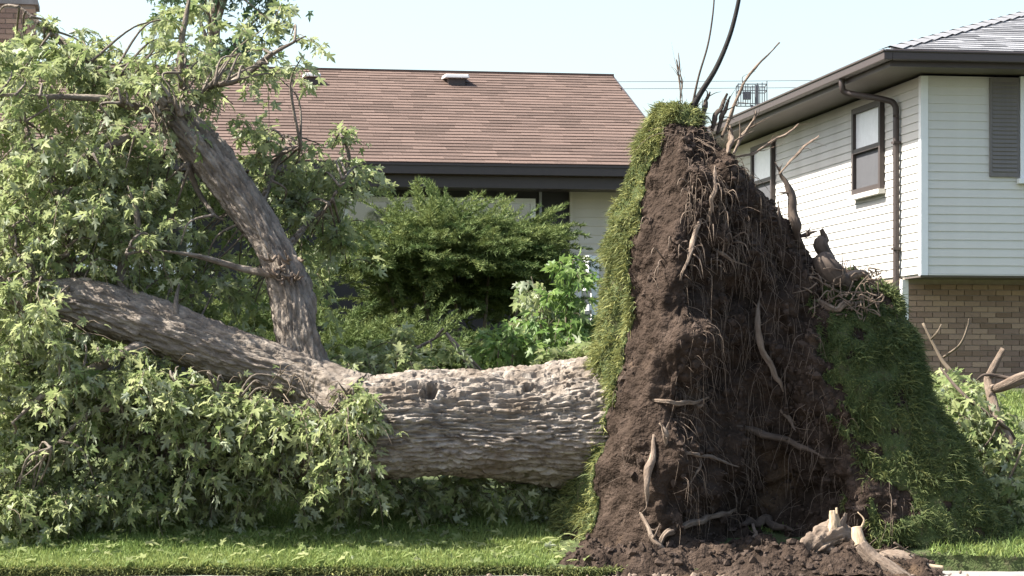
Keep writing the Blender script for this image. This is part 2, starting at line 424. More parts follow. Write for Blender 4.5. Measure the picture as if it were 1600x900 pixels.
mb = MB(); mb.add([(.002, 0, EZ - .2), (.03, 0, EZ - .2), (.03, RUN, RZ - .18), (.002, RUN, RZ - .18), (.002, 0, EZ + .01), (.03, 0, EZ + .01), (.03, RUN, RZ + .01), (.002, RUN, RZ + .01)],
       [(0, 3, 2, 1), (4, 5, 6, 7), (0, 1, 5, 4), (1, 2, 6, 5), (2, 3, 7, 6), (3, 0, 4, 7)]); mb.build('rake_board', M['trim_brown'], H1)
# roof vents
def roof_vent(px, py, w=.24):
    # plane of the slope: z = EZ + tan * b ; walk the ray until it meets it
    lo, hi = 0, RUN
    for _ in range(40):
        b = (lo + hi) / 2; a_, b_, z_ = facade(px, py, EO, b=b)
        if z_ > EZ + math.tan(PIT) * b: lo = b
        else: hi = b
    a_, b_, z_ = facade(px, py, EO, b=lo)
    e = bpy.data.objects.new('roof_vent', None); COL.objects.link(e); e.parent = H1; e.location = (a_, b_, z_)
    m = MB(); m.box(-w * .36, w * .36, -.10, .12, -.06, .085, .5); m.build('throat', M['trim_brown'], e)
    m = MB(); m.add([(-w * .55, -.16, .075), (w * .55, -.16, .075), (w * .55, .2, .095), (-w * .55, .2, .095), (-w * .5, -.15, .125), (w * .5, -.15, .125), (w * .5, .19, .145), (-w * .5, .19, .145)],
                [(0, 3, 2, 1), (4, 5, 6, 7), (0, 1, 5, 4), (1, 2, 6, 5), (2, 3, 7, 6), (3, 0, 4, 7)]); m.build('hood', M['vent'], e, bevel=.012)
roof_vent(712, 133, .30); roof_vent(487, 131, .20); roof_vent(95, 116, .34)
# front wall: window, trim, light siding panel
FB = .62
def front_rect(px0, px1, py0, py1, b=FB):
    a0, _, z1 = facade(px0, py0, EO, b=b); a1, _, z0 = facade(px1, py1, EO, b=b); return a0, a1, z0, z1
def window(house, a0, a1, z0, z1, plane, axis, fw=.05, frame='trim_white', panes=1, blind=False, sill=None, proud=.035, sashes=False):
    """a window on plane b=plane (axis 'b', facing -b) or a=plane (axis 'a', facing -a)"""
    e = bpy.data.objects.new('window', None); COL.objects.link(e); e.parent = house
    def bx(m, s0, s1, d0, d1, q0, q1):
        if axis == 'b': m.box(s0, s1, plane - d1, plane - d0, q0, q1)
        else: m.box(plane - d1, plane - d0, s0, s1, q0, q1)
    m = MB(); bx(m, a0, a1, .0, proud, z1 - fw, z1); bx(m, a0, a1, .0, proud, z0, z0 + fw)
    bx(m, a0, a0 + fw, .001, proud, z0 + fw, z1 - fw); bx(m, a1 - fw, a1, .001, proud, z0 + fw, z1 - fw)
    n = panes
    for k in range(1, n):
        x = a0 + (a1 - a0) * k / n; bx(m, x - fw / 2, x + fw / 2, .001, proud - .004, z0 + fw, z1 - fw)
    if sashes: bx(m, a0 + fw, a1 - fw, .001, proud - .004, (z0 + z1) / 2 - .03, (z0 + z1) / 2 + .03)
    m.build('frame', M[frame], e)
    w_ = (a1 - a0) / n
    for k in range(n):
        s0, s1 = a0 + w_ * k + fw / 2, a0 + w_ * (k + 1) - fw / 2
        if sashes:
            zm = (z0 + z1) / 2
            m = MB(); bx(m, s0 + .02, s1 - .02, .005, .018, zm + .03, z1 - fw); m.build('pane', M['blind'] if blind else M['glass'], e)
            m = MB(); bx(m, s0 + .02, s1 - .02, .005, .013, z0 + fw, zm - .03); m.build('insect_screen', M['screen'], e)
        else:
            m = MB(); bx(m, s0, s1, .005, .015, z0 + fw, z1 - fw); m.build('pane', M['glass'], e)
    if sill:
        m = MB(); bx(m, a0 - .03, a1 + .03, 0, .09, z0 - .06, z0 - .002); m.build('sill', M[sill], e)
    return e
a0, a1, z0, z1 = front_rect(536, 836, 307, 392); window(H1, a0, a1, z0, z1, FB, 'b', .06, 'trim_white', 3)
a0, a1, z0, z1 = front_rect(120, 300, 310, 420); window(H1, a0, a1, z0, z1, FB, 'b', .06, 'trim_white', 2, sill='trim_white')
a0, a1, z0, z1 = front_rect(842, 846, 288, 470); mb = MB(); mb.box(a0, a1, FB - .03, FB - .002, 1.3, EZ - .262); mb.build('corner_trim', M['metal'], H1)
# siding panel right of the dark front
def siding(house, wallpart, s0, s1, z0, z1, plane, axis, mat, lap=.1016, first=0):
    n = int(math.ceil((z1 - z0) / lap))
    m = MB()
    V = []
    for (t, d) in ((0, 0), (0, .016), (lap * 1.05, .004), (lap * 1.05, 0)):
        V.append((t, d))
    W = []
    for s in (s0, s1):
        for t, d in V:
            W.append((s, plane - d, t) if axis == 'b' else (plane - d, s, t))
    m.add(W, [(0, 1, 2, 3), (7, 6, 5, 4), (1, 0, 4, 5), (2, 1, 5, 6), (3, 2, 6, 7), (0, 3, 7, 4)])
    me = m.mesh('siding_board')
    import bmesh
    bm = bmesh.new(); bm.from_mesh(me); bmesh.ops.recalc_face_normals(bm, faces=bm.faces); bm.to_mesh(me); bm.free()
    for k in range(n):
        o = link('siding_board', me, mat, wallpart); o.location = (0, 0, z0 + k * lap)
a0, a1, z0, z1 = front_rect(893, 1040, 293, 560)
mb = MB(); mb.box(a0, -.42, FB - .05, FB - .004, 1.2, z1); h1p = mb.build('side_panel', M['siding_beige'], H1)
siding(H1, h1p, a0, -.42, 1.55, z1 - .05, FB - .052, 'b', M['siding_beige'], lap=.105)
mb = MB(); mb.box(a0 - .03, a0, FB - .07, FB, 1.2, z1); mb.build('trim_strip', M['siding_beige'], h1p)
# white porch railing that returns to the wall (its side boards catch the sun)
pr = thing('porch_railing', 'white wooden porch railing of wide boards beside the beige siding', 'railing', (EO[0], EO[1], 0), PHI)
ra, _, _ = facade(921, 415, EO, b=-.55)
def zat(py, b): return facade(925, py, EO, b=b)[2]
for z_hi, z_lo in ((zat(402, -.1), zat(428, -.1)), (zat(446, -.1), zat(455, -.1)), (zat(478, -.1), zat(487, -.1))):
    mb = MB(); mb.box(ra - .02, ra + .012, -.62, .5, z_lo, z_hi); mb.build('board', M['trim_white'], pr)
for b_ in (-.6, .46):
    mb = MB(); mb.box(ra + .014, ra + .10, b_, b_ + .08, 1.1, zat(402, -.1) - .01); mb.build('post', M['trim_white'], pr)
mb = MB(); mb.box(ra + .104, ra + 1.2, -.62, .56, 1.05, 1.72); mb.build('porch_slab', M['concrete'], pr)
# chimney
ca, cb, cz = facade(22, 10, EO, b=RUN + .2)
chim = MB(); chim.box(ca - .3, ca + .27, RUN + .05, RUN + .6, RZ - 1.2, cz + .0); ch = chim.build('chimney', M['mortar'], H1)
brick_mes = []
for q_ in range(8):
    bme = MB(); bme.box(0, .193, -.012, .06, 0, .057, (q_ + .5) / 8); brick_mes.append(bme.mesh('brick')); brick_mes[-1].materials.append(M['brick'])
zz = RZ - .15; k = 0
while zz < cz - .07:
    x = ca - .3 - (.1 if k % 2 else 0)
    while x < ca + .26:
        xa, xb = max(x, ca - .305), min(x + .193, ca + .275)
        if xb - xa > .03:
            o = link('brick', random.choice(brick_mes), None, ch); o.location = (xa, RUN + .05, zz); o.scale = ((xb - xa) / .193, 1, 1)
        x += .203
    zz += .0677; k += 1
mb = MB(); mb.box(ca - .34, ca + .31, RUN + .0, RUN + .65, cz + .003, cz + .07); mb.build('chimney_cap', M['concrete'], ch)

# ---- the house on the right: pale siding over brick, hip roof
RO = np.array([(1441 - 800) / FPX * 27.5, 27.5])
H2 = thing('siding_house', 'two storey house with pale lap siding over brick and grey hip roof', 'house', (RO[0], RO[1], 0), PHI)
WT, WB = 5.14, 2.757
DEP, WID2 = 11.0, 9.0
mb = MB(); mb.box(.003, WID2, .003, DEP, WB, WT); up = mb.build('upper_wall', M['siding'], H2)
mb = MB(); mb.box(.003, WID2, .66, DEP, .9, WB - .004); lowp = mb.build('lower_wall', M['mortar'], H2)
siding(H2, up, .07, WID2, WB + .02, WT - .03, .0, 'b', M['siding'])
siding(H2, up, .07, DEP, WB + .02, WT - .03, .0, 'a', M['siding'])
siding(H2, lowp, .74, DEP, 1.25, WB - .10, .0, 'a', M['siding'])
mb = MB(); mb.box(-.024, .065, -.024, .065, WB - .0, WT - .005); mb.build('corner_trim', M['trim_white'], up)
mb = MB(); mb.box(.07, WID2, -.022, .0, WB - .0, WB + .018); mb.build('starter_strip', M['siding'], up)
mb = MB(); mb.box(.0, WID2, .0, .655, WB - .02, WB - .002); mb.build('overhang_underside', M['soffit'], up)
mb = MB(); mb.box(-.03, .05, .645, .735, 1.0, WB - .024); mb.build('corner_trim', M['trim_white'], lowp)
zz = 1.26; k = 0
while zz < WB - .09:
    x = .055 - (.1 if k % 2 else 0)
    while x < 2.55:
        xa = max(x, .055); xb = x + .193
        if xb - xa > .02:
            o = link('brick', random.choice(brick_mes), None, lowp); o.location = (xa, .655 + random.uniform(-.003, .003), zz); o.scale = ((xb - xa) / .193, 1, 1)
        x += .203
    zz += .0677; k += 1
mb = MB()
zz = 1.26; k = 0
while zz < WB - .09:
    x = 2.585 - (.0 if k % 2 else 0.0)
    while x < WID2:
        W = (x, x + .193)
        mb.box(W[0], W[1], .643, .70, zz, zz + .057, random.random()); x += .203
    zz += .0677; k += 1
tag(mb.build('brick_field', M['brick'], lowp), kind='stuff')
# roof
OV = .6; FZ = WT + .02; PT = math.atan(1 / 3)
E2 = FZ + .19
hw = (WID2 + 2 * OV) / 2
x0, x1, y0, y1 = -OV, WID2 + OV, -OV, DEP + OV
rz2 = E2 + hw / 3
mb = MB()
Vr = [(x0, y0, E2), (x1, y0, E2), (x1, y1, E2), (x0, y1, E2), ((x0 + x1) / 2, y0 + hw, rz2), ((x0 + x1) / 2, y1 - hw, rz2)]
mb.add(Vr, [(0, 1, 4)]); mb.add(Vr, [(2, 3, 5)]); mb.add(Vr, [(1, 2, 5, 4)]); mb.add(Vr, [(3, 0, 4, 5)])
mb.add([(x0, y0, E2 - .01), (x1, y0, E2 - .01), (x1, y1, E2 - .01), (x0, y1, E2 - .01)], [(3, 2, 1, 0)])
h2r = mb.build('roof', M['shingle_grey'], H2)
def xc(k):
    b = k * .137 * math.cos(PT); return (x0 + b, min(x1 - b, 6.0))
shingle_courses(H2, h2r, xc, 30, y0 - .02, E2 + .004, PT, M['shingle_grey'], M['shingle_grey_o'], lambda p: -abs(p[1] - 2.2) - p[0] * .05, 220)
L = hw * 1.0
for k in range(26):   # hip caps
    t = k * .2
    o = None
    m = MB(); c = np.array([x0 + t, y0 + t, E2 + t / 3])
    m.add([c + (-.12, .10, .005), c + (.12, -.10, .005), c + (.30, .13, .085), c + (.13, .30, .085), c + (0, 0, .05), c + (.24, .24, .115)],
          [(0, 4, 5), (4, 1, 2)]); m.f[3].append(np.array([(0, 5, 3), (4, 2, 5)]))
    m.build('hip_cap', M['shingle_grey'], h2r)
fas = MB()
fas.box(x0 + .0, x1, y0, y0 + .025, FZ, E2 - .012); fas.box(x0, x0 + .025, y0 + .026, y1, FZ, E2 - .012)
fas.build('fascia', M['trim_brown'], H2)
mb = MB(); mb.box(x0 + .026, x1, y0 + .026, .08, FZ + .01, FZ + .03); mb.box(x0 + .026, .08, .081, y1, FZ + .01, FZ + .03); mb.build('soffit', M['soffit'], H2)
mb = MB(); mb.box(x0 - .11, x0 - .002, y0 - .11, y1, E2 - .13, E2 - .02); mb.box(x0 - .125, x0 - .10, y0 - .125, y1, E2 - .04, E2 - .008)
mb.build('side_gutter', M['trim_brown'], H2, bevel=.01)
mb = MB(); mb.box(x0 - .001, x1, y0 - .11, y0 - .002, E2 - .13, E2 - .02); mb.box(x0 - .098, x1, y0 - .125, y0 - .10, E2 - .04, E2 - .008)
mb.build('front_gutter', M['trim_brown'], H2, bevel=.01)
# downspout on the side wall
gb = facade(1322, 130, RO, a=-.6)[1]; wb = facade(1402, 300, RO, a=-.05)[1]
e = bpy.data.objects.new('downspout', None); COL.objects.link(e); e.parent = H2
V, Fq, uv = tube_arrays([(x0 - .05, gb, E2 - .10), (x0 - .05, gb, E2 - .22), (x0 + .02, gb - .01, E2 - .30), (-.20, wb + .06, E2 - .40), (-.085, wb, E2 - .47), (-.065, wb, E2 - .62), (-.065, wb, 4.5), (-.065, wb, 2.2), (-.065, wb, 1.25)],
                        [.04] * 9, sides=8, per=5)
link('pipe', fast_mesh('pipe', V, Fq, None, True), M['trim_brown'], e)
for zc in (4.4, 3.1, 1.9):
    mb = MB(); mb.box(-.112, -.015, wb - .055, wb + .055, zc, zc + .03); mb.build('strap', M['trim_brown'], e)
# windows
b1 = facade(1384, 200, RO, a=0)[1]; b2 = facade(1339, 200, RO, a=0)[1]
window(H2, b1, b2, 3.90, 5.02, -.017, 'a', .07, 'trim_brown', 1, True, 'siding', .06, True)
b1 = facade(1213, 260, RO, a=0)[1]; b2 = facade(1180, 260, RO, a=0)[1]
window(H2, b1, b2, 3.90, 5.02, -.017, 'a', .07, 'trim_brown', 1, True, 'siding', .06, True)
sa0, _, sz1 = facade(1545, 122, RO, b=0); sa1, _, sz0 = facade(1590, 277, RO, b=0)
sh = MB(); sh.box(sa0, sa1, -.05, -.017, sz0, sz1)
so = sh.build('shutter', M['shutter'], H2)
nsl = 22
mb = MB(); mb.add([(0, 0, 0), (1, 0, 0), (1, -.012, .012), (0, -.012, .012), (0, 0, .046), (1, 0, .046)], [(0, 1, 2, 3), (3, 2, 5, 4)]); sl_me = mb.mesh('slat')
for k in range(nsl):
    o = link('slat', sl_me, M['shutter'], so); o.location = (sa0 + .03, -.0515, sz0 + .05 + k * (sz1 - sz0 - .1) / nsl); o.scale = (sa1 - sa0 - .06, 1, 1)
window(H2, sa1 + .012, sa1 + 1.5, sz0 - .02, sz1 + .02, -.017, 'b', .06, 'trim_white', 2, False, 'trim_white', .05)

# ------------------------------------------------------------------ leaf and needle templates
def leaf_template():
    half = [(0.0, 0.0), (.12, .04), (.36, .06), (.20, .26), (.50, .50), (.46, .60), (.13, .48), (.16, .72), (0, 1.0)]
    pts = [(0, .34)] + half + [(-x, y) for x, y in half[-2:0:-1]]
    V = np.array([(x, y, 0) for x, y in pts], float)
    V[:, 2] = -.45 * (V[:, 1] - .2) ** 2 - .5 * V[:, 0] ** 2 + .35 * np.abs(V[:, 0])
    n = len(pts) - 1
    F = np.array([(0, 1 + i, 1 + (i + 1) % n) for i in range(n)])
    return V, F
LV, LF = leaf_template()

def basis_from(dirs, rng, roll=1.0):
    """orthonormal frames with y axis along dirs, random roll about it"""
    Y = dirs / (np.linalg.norm(dirs, axis=1)[:, None] + 1e-9)
    ref = np.tile([0, 0, 1.0], (len(Y), 1)); bad = np.abs(Y[:, 2]) > .92; ref[bad] = [0.6, .8, 0]
    X = np.cross(Y, ref); X /= np.linalg.norm(X, axis=1)[:, None]; Z = np.cross(X, Y)
    a = rng.normal(0, roll, len(Y))[:, None]
    X2 = X * np.cos(a) + Z * np.sin(a); Z2 = np.cross(X2, Y)
    return X2, Y, Z2

def bake(tv, tf, pos, X, Y, Z, size, var, sx=None):
    sx = np.ones(len(pos)) if sx is None else sx
    V = pos[:, None, :] + size[:, None, None] * (tv[None, :, :1] * sx[:, None, None] * X[:, None, :] + tv[None, :, 1:2] * Y[:, None, :] + tv[None, :, 2:3] * Z[:, None, :])
    F = tf[None] + (np.arange(len(pos)) * len(tv))[:, None, None]
    return V.reshape(-1, 3), F.reshape(-1, tf.shape[1]), np.repeat(var, len(tv))

def sprays(centers, outward, rng, n_leaf=14, length=.5, leaf=.105, droop=.8, hang=.75):
    """drooping twigs with leaves. returns twig tube list and leaf transform arrays"""
    paths, pos, dirs = [], [], []
    for c, o in zip(centers, outward):
        L = length * rng.uniform(.6, 1.3)
        d = o + rng.normal(0, .45, 3); d /= np.linalg.norm(d) + 1e-9
        t = np.linspace(0, 1, 5)[:, None]
        path = c + d * L * t + np.array([0, 0, -1.0]) * droop * L * t ** 2 + rng.normal(0, .015, (5, 3)) * t
        paths.append(path)
        n = max(4, int(n_leaf * rng.uniform(.6, 1.3)))
        tt = rng.uniform(.15, 1, n)
        idx = tt * 4; i0 = np.minimum(idx.astype(int), 3); fr = (idx - i0)[:, None]
        p = path[i0] * (1 - fr) + path[i0 + 1] * fr
        out = rng.normal(0, 1, (n, 3)); out[:, 2] *= .4
        out /= np.linalg.norm(out, axis=1)[:, None]
        dd = out * (1 - hang) * 1.6 + np.array([0, 0, -1.0]) * hang + d * .25 + rng.normal(0, .22, (n, 3))
        p = p + out * rng.uniform(.02, .07, n)[:, None]
        pos.append(p); dirs.append(dd)
    pos = np.vstack(pos); dirs = np.vstack(dirs)
    return paths, pos, dirs

def build_foliage(parent, pos, dirs, mat, rng, leaf=.105, single=0, name='leaf_mass', roll=1.0, bias=0.0):
    n = len(pos)
    X, Y, Z = basis_from(dirs, rng, roll)
    size = leaf * rng.uniform(.5, 1.6, n); var = np.clip(rng.beta(1.6, 1.9, n) + bias, 0, 1)
    sx = rng.uniform(.5, .95, n)
    order = np.argsort(pos[:, 1] + rng.uniform(0, .25, n))
    near = order[:single]; rest = np.ones(n, bool); rest[near] = False
    V, F, va = bake(LV, LF, pos[rest], X[rest], Y[rest], Z[rest], size[rest], var[rest], sx[rest])
    o = link(name, fast_mesh(name, V, F, {'var': va}, True), mat, parent); tag(o, kind='stuff')
    if single:
        mes = []
        for k in range(6):
            mes.append(fast_mesh('leaf', LV, LF, {'var': np.full(len(LV), (k + .5) / 6)}, True))
        for i in near:
            l = link('leaf', mes[int(min(5, var[i] * 6))], mat, o)
            Mx = np.column_stack([X[i] * size[i] * sx[i], Y[i] * size[i], Z[i] * size[i]])
            m4 = Matrix.Identity(4)
            for r_ in range(3):
                for c_ in range(3): m4[r_][c_] = float(Mx[r_, c_])
                m4[r_][3] = float(pos[i, r_])
            l.matrix_local = m4
    return o

def join_tubes(name, paths, r0, r1, mat, parent, sides=4, per=2, stuff=True):
    mb = MB(); uvs = []
    for p in paths:
        p = np.asarray(p); rad = np.linspace(r0, r1, len(p))
        V, Fs, uv = tube_arrays(p, rad, sides=sides, per=per)
        n = mb.n; var = random.random()
        mb.v.append(V); mb.a.append(np.full(len(V), var)); mb.n += len(V); uvs.append(uv)
        for f in Fs: mb.f.setdefault(f.shape[1], []).append(f + n)
    me = fast_mesh(name, np.concatenate(mb.v), [np.concatenate(f) for f in mb.f.values()], {'var': np.concatenate(mb.a)}, True, np.concatenate(uvs))
    o = link(name, me, mat, parent)
    if stuff: tag(o, kind='stuff')
    return o

# ------------------------------------------------------------------ the fallen tree
TREE = thing('fallen_tree', 'huge uprooted maple lying on the lawn with its root plate upright', 'tree')
TREE.location = (0, 0, 0)
def Q(pts): return np.array([P(*p[:3]) for p in pts])
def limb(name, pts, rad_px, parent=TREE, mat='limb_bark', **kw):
    rad_px = list(rad_px)
    if rad_px[0] < 20: rad_px[-1] *= .35
    path = Q(pts); rad = [r * p[2] / FPX for r, p in zip(rad_px, pts)]
    kw.setdefault('sides', 40); kw.setdefault('per', 16)
    return tube(name, path, rad, M[mat], parent, **kw)
trunk = limb('trunk', mat='bark', pts=[(1000, 655, 19.3), (960, 658, 19.3), (920, 662, 19.28), (860, 668, 19.25), (780, 670, 19.2), (700, 668, 19.18), (630, 668, 19.15), (570, 668, 19.15), (520, 655, 19.2), (470, 640, 19.25)],
             rad_px=[124, 112, 100, 90, 83, 80, 82, 78, 66, 40], sides=300, per=66, bark=.044, freq=30, along=2.5, lump=.06, seed=3, holes=[(672, 612, .055, .14), (826, 606, .035, .08), (650, 604, .03, .05)])
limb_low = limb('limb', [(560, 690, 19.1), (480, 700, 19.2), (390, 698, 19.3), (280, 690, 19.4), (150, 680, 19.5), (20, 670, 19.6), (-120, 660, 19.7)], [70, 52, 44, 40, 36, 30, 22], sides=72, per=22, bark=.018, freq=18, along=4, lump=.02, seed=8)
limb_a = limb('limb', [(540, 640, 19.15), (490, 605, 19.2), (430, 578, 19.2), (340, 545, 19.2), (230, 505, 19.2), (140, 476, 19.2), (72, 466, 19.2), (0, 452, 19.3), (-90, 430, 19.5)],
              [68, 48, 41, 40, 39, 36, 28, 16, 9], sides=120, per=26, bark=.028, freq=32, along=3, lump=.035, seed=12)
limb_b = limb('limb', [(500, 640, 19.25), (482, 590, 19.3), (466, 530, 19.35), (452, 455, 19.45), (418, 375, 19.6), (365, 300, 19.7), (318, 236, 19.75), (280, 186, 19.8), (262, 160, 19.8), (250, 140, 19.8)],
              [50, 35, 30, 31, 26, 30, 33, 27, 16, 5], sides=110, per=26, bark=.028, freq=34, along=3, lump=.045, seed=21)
branches = {
    limb_b: [([(285, 195, 19.8), (235, 178, 19.6), (180, 158, 19.3), (120, 152, 19.2), (50, 150, 19.1), (-30, 146, 19.1)], [13, 9, 6, 4.5, 4, 3]),
             ([(290, 175, 19.8), (286, 140, 19.7), (282, 100, 19.4), (284, 60, 19.4), (292, 20, 19.4), (300, -30, 19.4)], [9, 6.5, 5, 4.5, 3.5, 2]),
             ([(296, 190, 19.75), (320, 140, 19.6), (372, 124, 19.2), (425, 84, 19.1), (478, 56, 19.1)], [9, 6, 5, 3.5, 1.5]),
             ([(270, 165, 19.8), (220, 130, 19.8), (165, 112, 20.0), (90, 60, 20.2), (30, 10, 20.3)], [16, 11, 8, 6, 4]),
             ([(275, 205, 19.8), (232, 208, 19.5), (190, 218, 19.2), (145, 240, 19.1), (70, 270, 19.0)], [10, 8, 7, 5, 2.5]),
             ([(292, 255, 19.65), (310, 300, 19.4), (335, 335, 19.3), (352, 345, 19.3)], [5, 4, 3, 2]),
             ([(400, 340, 19.65), (420, 290, 19.9), (440, 240, 20.0), (470, 228, 20.1)], [7, 5, 3.5, 2]),
             ([(440, 400, 19.55), (480, 350, 19.9), (520, 310, 20.1), (545, 250, 20.1), (535, 215, 20.1)], [7, 5, 4, 3, 1.5]),
             ([(440, 430, 19.3), (380, 420, 19.0), (310, 400, 18.8), (240, 390, 18.7)], [8, 6, 4, 2])],
    limb_a: [([(150, 470, 19.2), (110, 410, 19.3), (100, 330, 19.4), (60, 250, 19.5), (40, 190, 19.6)], [14, 10, 8, 6, 3]),
             ([(200, 480, 19.2), (190, 420, 19.0), (215, 350, 18.9), (200, 290, 18.9)], [10, 7, 5, 2]),
             ([(90, 470, 19.2), (30, 400, 19.1), (10, 310, 19.0), (-40, 240, 19.0)], [12, 9, 7, 4]),
             ([(290, 530, 19.15), (275, 480, 19.0), (280, 440, 18.9)], [6, 4, 2]),
             ([(260, 520, 19.2), (180, 560, 18.8), (80, 610, 18.6), (20, 660, 18.5)], [12, 9, 6, 4])],
    limb_low: [([(400, 690, 19.2), (380, 650, 18.9), (330, 610, 18.8), (270, 600, 18.7)], [10, 7, 5, 3]),
               ([(480, 700, 19.1), (500, 660, 18.8), (520, 640, 18.7), (545, 620, 18.6)], [8, 6, 4, 2]),
               ([(250, 690, 19.3), (200, 650, 18.9), (150, 640, 18.7), (80, 700, 18.5)], [12, 8, 6, 3]),
               ([(120, 680, 19.5), (60, 600, 19.1), (0, 560, 19.0), (-50, 560, 19)], [16, 13, 11, 8]),
               ([(520, 690, 19.1), (560, 640, 19.6), (600, 580, 20.0), (650, 545, 20.1), (697, 520, 20.1)], [7, 5.5, 4.5, 3.5, 2])],
}
bi = 0
for par, lst in branches.items():
    for pts, rad in lst:
        bi += 1
        pts = [pts[0]] + [(a, b, c + (.45 if b < 470 else .12)) for a, b, c in pts[1:]]
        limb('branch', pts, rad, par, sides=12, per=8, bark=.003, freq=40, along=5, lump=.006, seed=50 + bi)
# knobs and dead shoots where the upright limb bends
knob_paths = []
for k in range(26):
    p0 = P(random.uniform(420, 470), random.uniform(398, 440), 19.28); d = RNG.normal(0, 1, 3); d[1] = -abs(d[1])
    d /= np.linalg.norm(d); knob_paths.append([p0, p0 + d * .07, p0 + d * .12 + np.array([0, 0, .03])])
join_tubes('dead_shoot', knob_paths, .016, .006, M['root'], limb_b, 6, 2)
# broken splinters at the limb's top
spl = []
for k in range(14):
    p0 = P(random.uniform(245, 290), random.uniform(150, 185), random.uniform(19.35, 19.6)); d = np.array([-.45 + random.uniform(-.4, .4), random.uniform(-.3, .3), .9])
    spl.append([p0, p0 + d * random.uniform(.08, .22)])
join_tubes('splinter', spl, .02, .003, M['bark'], limb_b, 5, 2)

# ---- foliage blobs: (px, py, Y, rx, ry, rY, number of sprays)
blobs = [
    (60, 130, 20.0, 110, 66, .9, 115), (155, 120, 20.0, 70, 40, .8, 70), (30, 85, 20.3, 60, 30, .6, 26), (110, 70, 20.2, 50, 22, .6, 24), (215, 150, 19.7, 40, 28, .5, 20),
    (40, 220, 19.5, 90, 80, .8, 90), (150, 215, 19.8, 90, 60, .7, 62), (70, 330, 19.3, 120, 80, .9, 130), (190, 310, 19.4, 90, 80, .8, 100),
    (270, 330, 19.9, 70, 90, .6, 55), (60, 430, 19.6, 110, 55, .8, 70), (230, 420, 19.3, 110, 50, .7, 80), (330, 420, 19.9, 50, 60, .5, 26), (130, 380, 18.7, 90, 50, .3, 30), (20, 400, 18.7, 50, 80, .3, 26),
    (300, 460, 19.1, 60, 35, .3, 20), (285, 60, 20.0, 38, 50, .5, 22), (320, 70, 19.6, 40, 45, .5, 20), (375, 85, 19.4, 50, 30, .4, 17), (430, 115, 19.3, 30, 25, .3, 10), (440, 50, 19.2, 38, 32, .25, 8), (330, 130, 19.5, 60, 22, .4, 16), (340, 175, 19.9, 30, 30, .3, 7),
    (415, 255, 20.1, 36, 50, .35, 26), (440, 320, 20.1, 50, 60, .4, 26), (520, 245, 20.1, 34, 36, .3, 15), (550, 300, 20.1, 25, 30, .25, 8), (495, 345, 20.2, 55, 45, .4, 30), (500, 405, 20.3, 50, 40, .4, 16),
    (330, 250, 20.2, 60, 50, .3, 22), (120, 490, 20.0, 120, 30, .6, 30), (400, 480, 20.2, 50, 30, .3, 8),
    (60, 540, 19.2, 80, 30, .6, 40), (40, 620, 18.8, 70, 50, .5, 66), (150, 600, 18.8, 80, 40, .5, 66), (250, 610, 18.8, 80, 50, .5, 66), (350, 650, 18.8, 70, 50, .45, 56), (450, 640, 18.8, 80, 45, .4, 66), (430, 690, 18.85, 90, 40, .35, 56), (520, 650, 18.7, 40, 50, .3, 28),
    (150, 690, 18.9, 120, 50, .45, 80), (300, 715, 18.9, 110, 45, .4, 66), (30, 720, 18.8, 70, 60, .4, 66), (80, 780, 18.7, 100, 36, .35, 60), (250, 775, 18.9, 120, 30, .35, 56), (400, 760, 18.95, 100, 30, .3, 40), (20, 800, 18.4, 50, 30, .25, 24),
    (20, 445, 18.45, 70, 30, .25, 26), (205, 140, 18.9, 60, 30, .3, 14), (95, 200, 18.7, 80, 40, .3, 22), (60, 120, 18.9, 70, 40, .3, 18), (120, 290, 18.6, 90, 50, .25, 20), (230, 380, 18.6, 50, 30, .2, 8), (290, 100, 18.9, 40, 30, .25, 7), (400, 95, 18.7, 50, 25, .25, 7),
    (45, 478, 18.4, 50, 26, .15, 26), (255, 150, 18.9, 34, 26, .25, 20), (235, 190, 18.8, 30, 25, .2, 8), (500, 625, 18.45, 50, 25, .14, 22), (545, 650, 18.5, 28, 45, .12, 22), (560, 700, 18.75, 25, 35, .1, 12), (450, 600, 18.4, 50, 18, .1, 10), (90, 520, 18.5, 60, 24, .2, 16), (250, 575, 18.45, 60, 22, .15, 16), (380, 610, 18.5, 50, 22, .15, 14),
    (640, 775, 19.5, 90, 22, .3, 26), (760, 785, 19.6, 90, 18, .3, 26), (860, 780, 19.7, 60, 22, .3, 18), (560, 770, 19.3, 50, 26, .3, 16),
    (540, 600, 19.5, 40, 25, .3, 16), (610, 575, 19.9, 50, 30, .3, 22), (655, 545, 20.1, 40, 20, .2, 9), (560, 560, 20.0, 40, 20, .3, 10),
]
blobs = [(a, b, c + (.65 if b < 470 else .28 if a < 530 else 0), d, e, f, g) for (a, b, c, d, e, f, g) in blobs]
blobs = [(a, b, c, d, e, f, int(g * (1.0 if a > 390 and b > 200 else .50 if b < 260 else .66 if b < 480 else .85))) for (a, b, c, d, e, f, g) in blobs]
cs, outs = [], []
for (px, py, Y, rx, ry, rY, n) in blobs:
    c = P(px, py, Y); q = RNG.normal(0, 1, (n, 3)); q /= np.linalg.norm(q, axis=1)[:, None]; q *= RNG.uniform(.2, 1, n)[:, None] ** (1 / 2.2)
    s = np.array([rx * Y / FPX, rY, ry * Y / FPX])
    cs.append(c + q * s); outs.append(q * .7 + np.array([0, -.15, .25]))
cs = np.vstack(cs); outs = np.vstack(outs)
cs[:, 2] = np.maximum(cs[:, 2], ground_z(cs[:, 0], cs[:, 1]) + .25)
paths, pos, dirs = sprays(cs, outs, RNG, 25, .36, droop=.65, hang=.48)
keepL = np.ones(len(pos), bool)
pp_ = np.column_stack([800 + pos[:, 0] / pos[:, 1] * FPX, HORIZ - (pos[:, 2] - CAM_H) / pos[:, 1] * FPX])
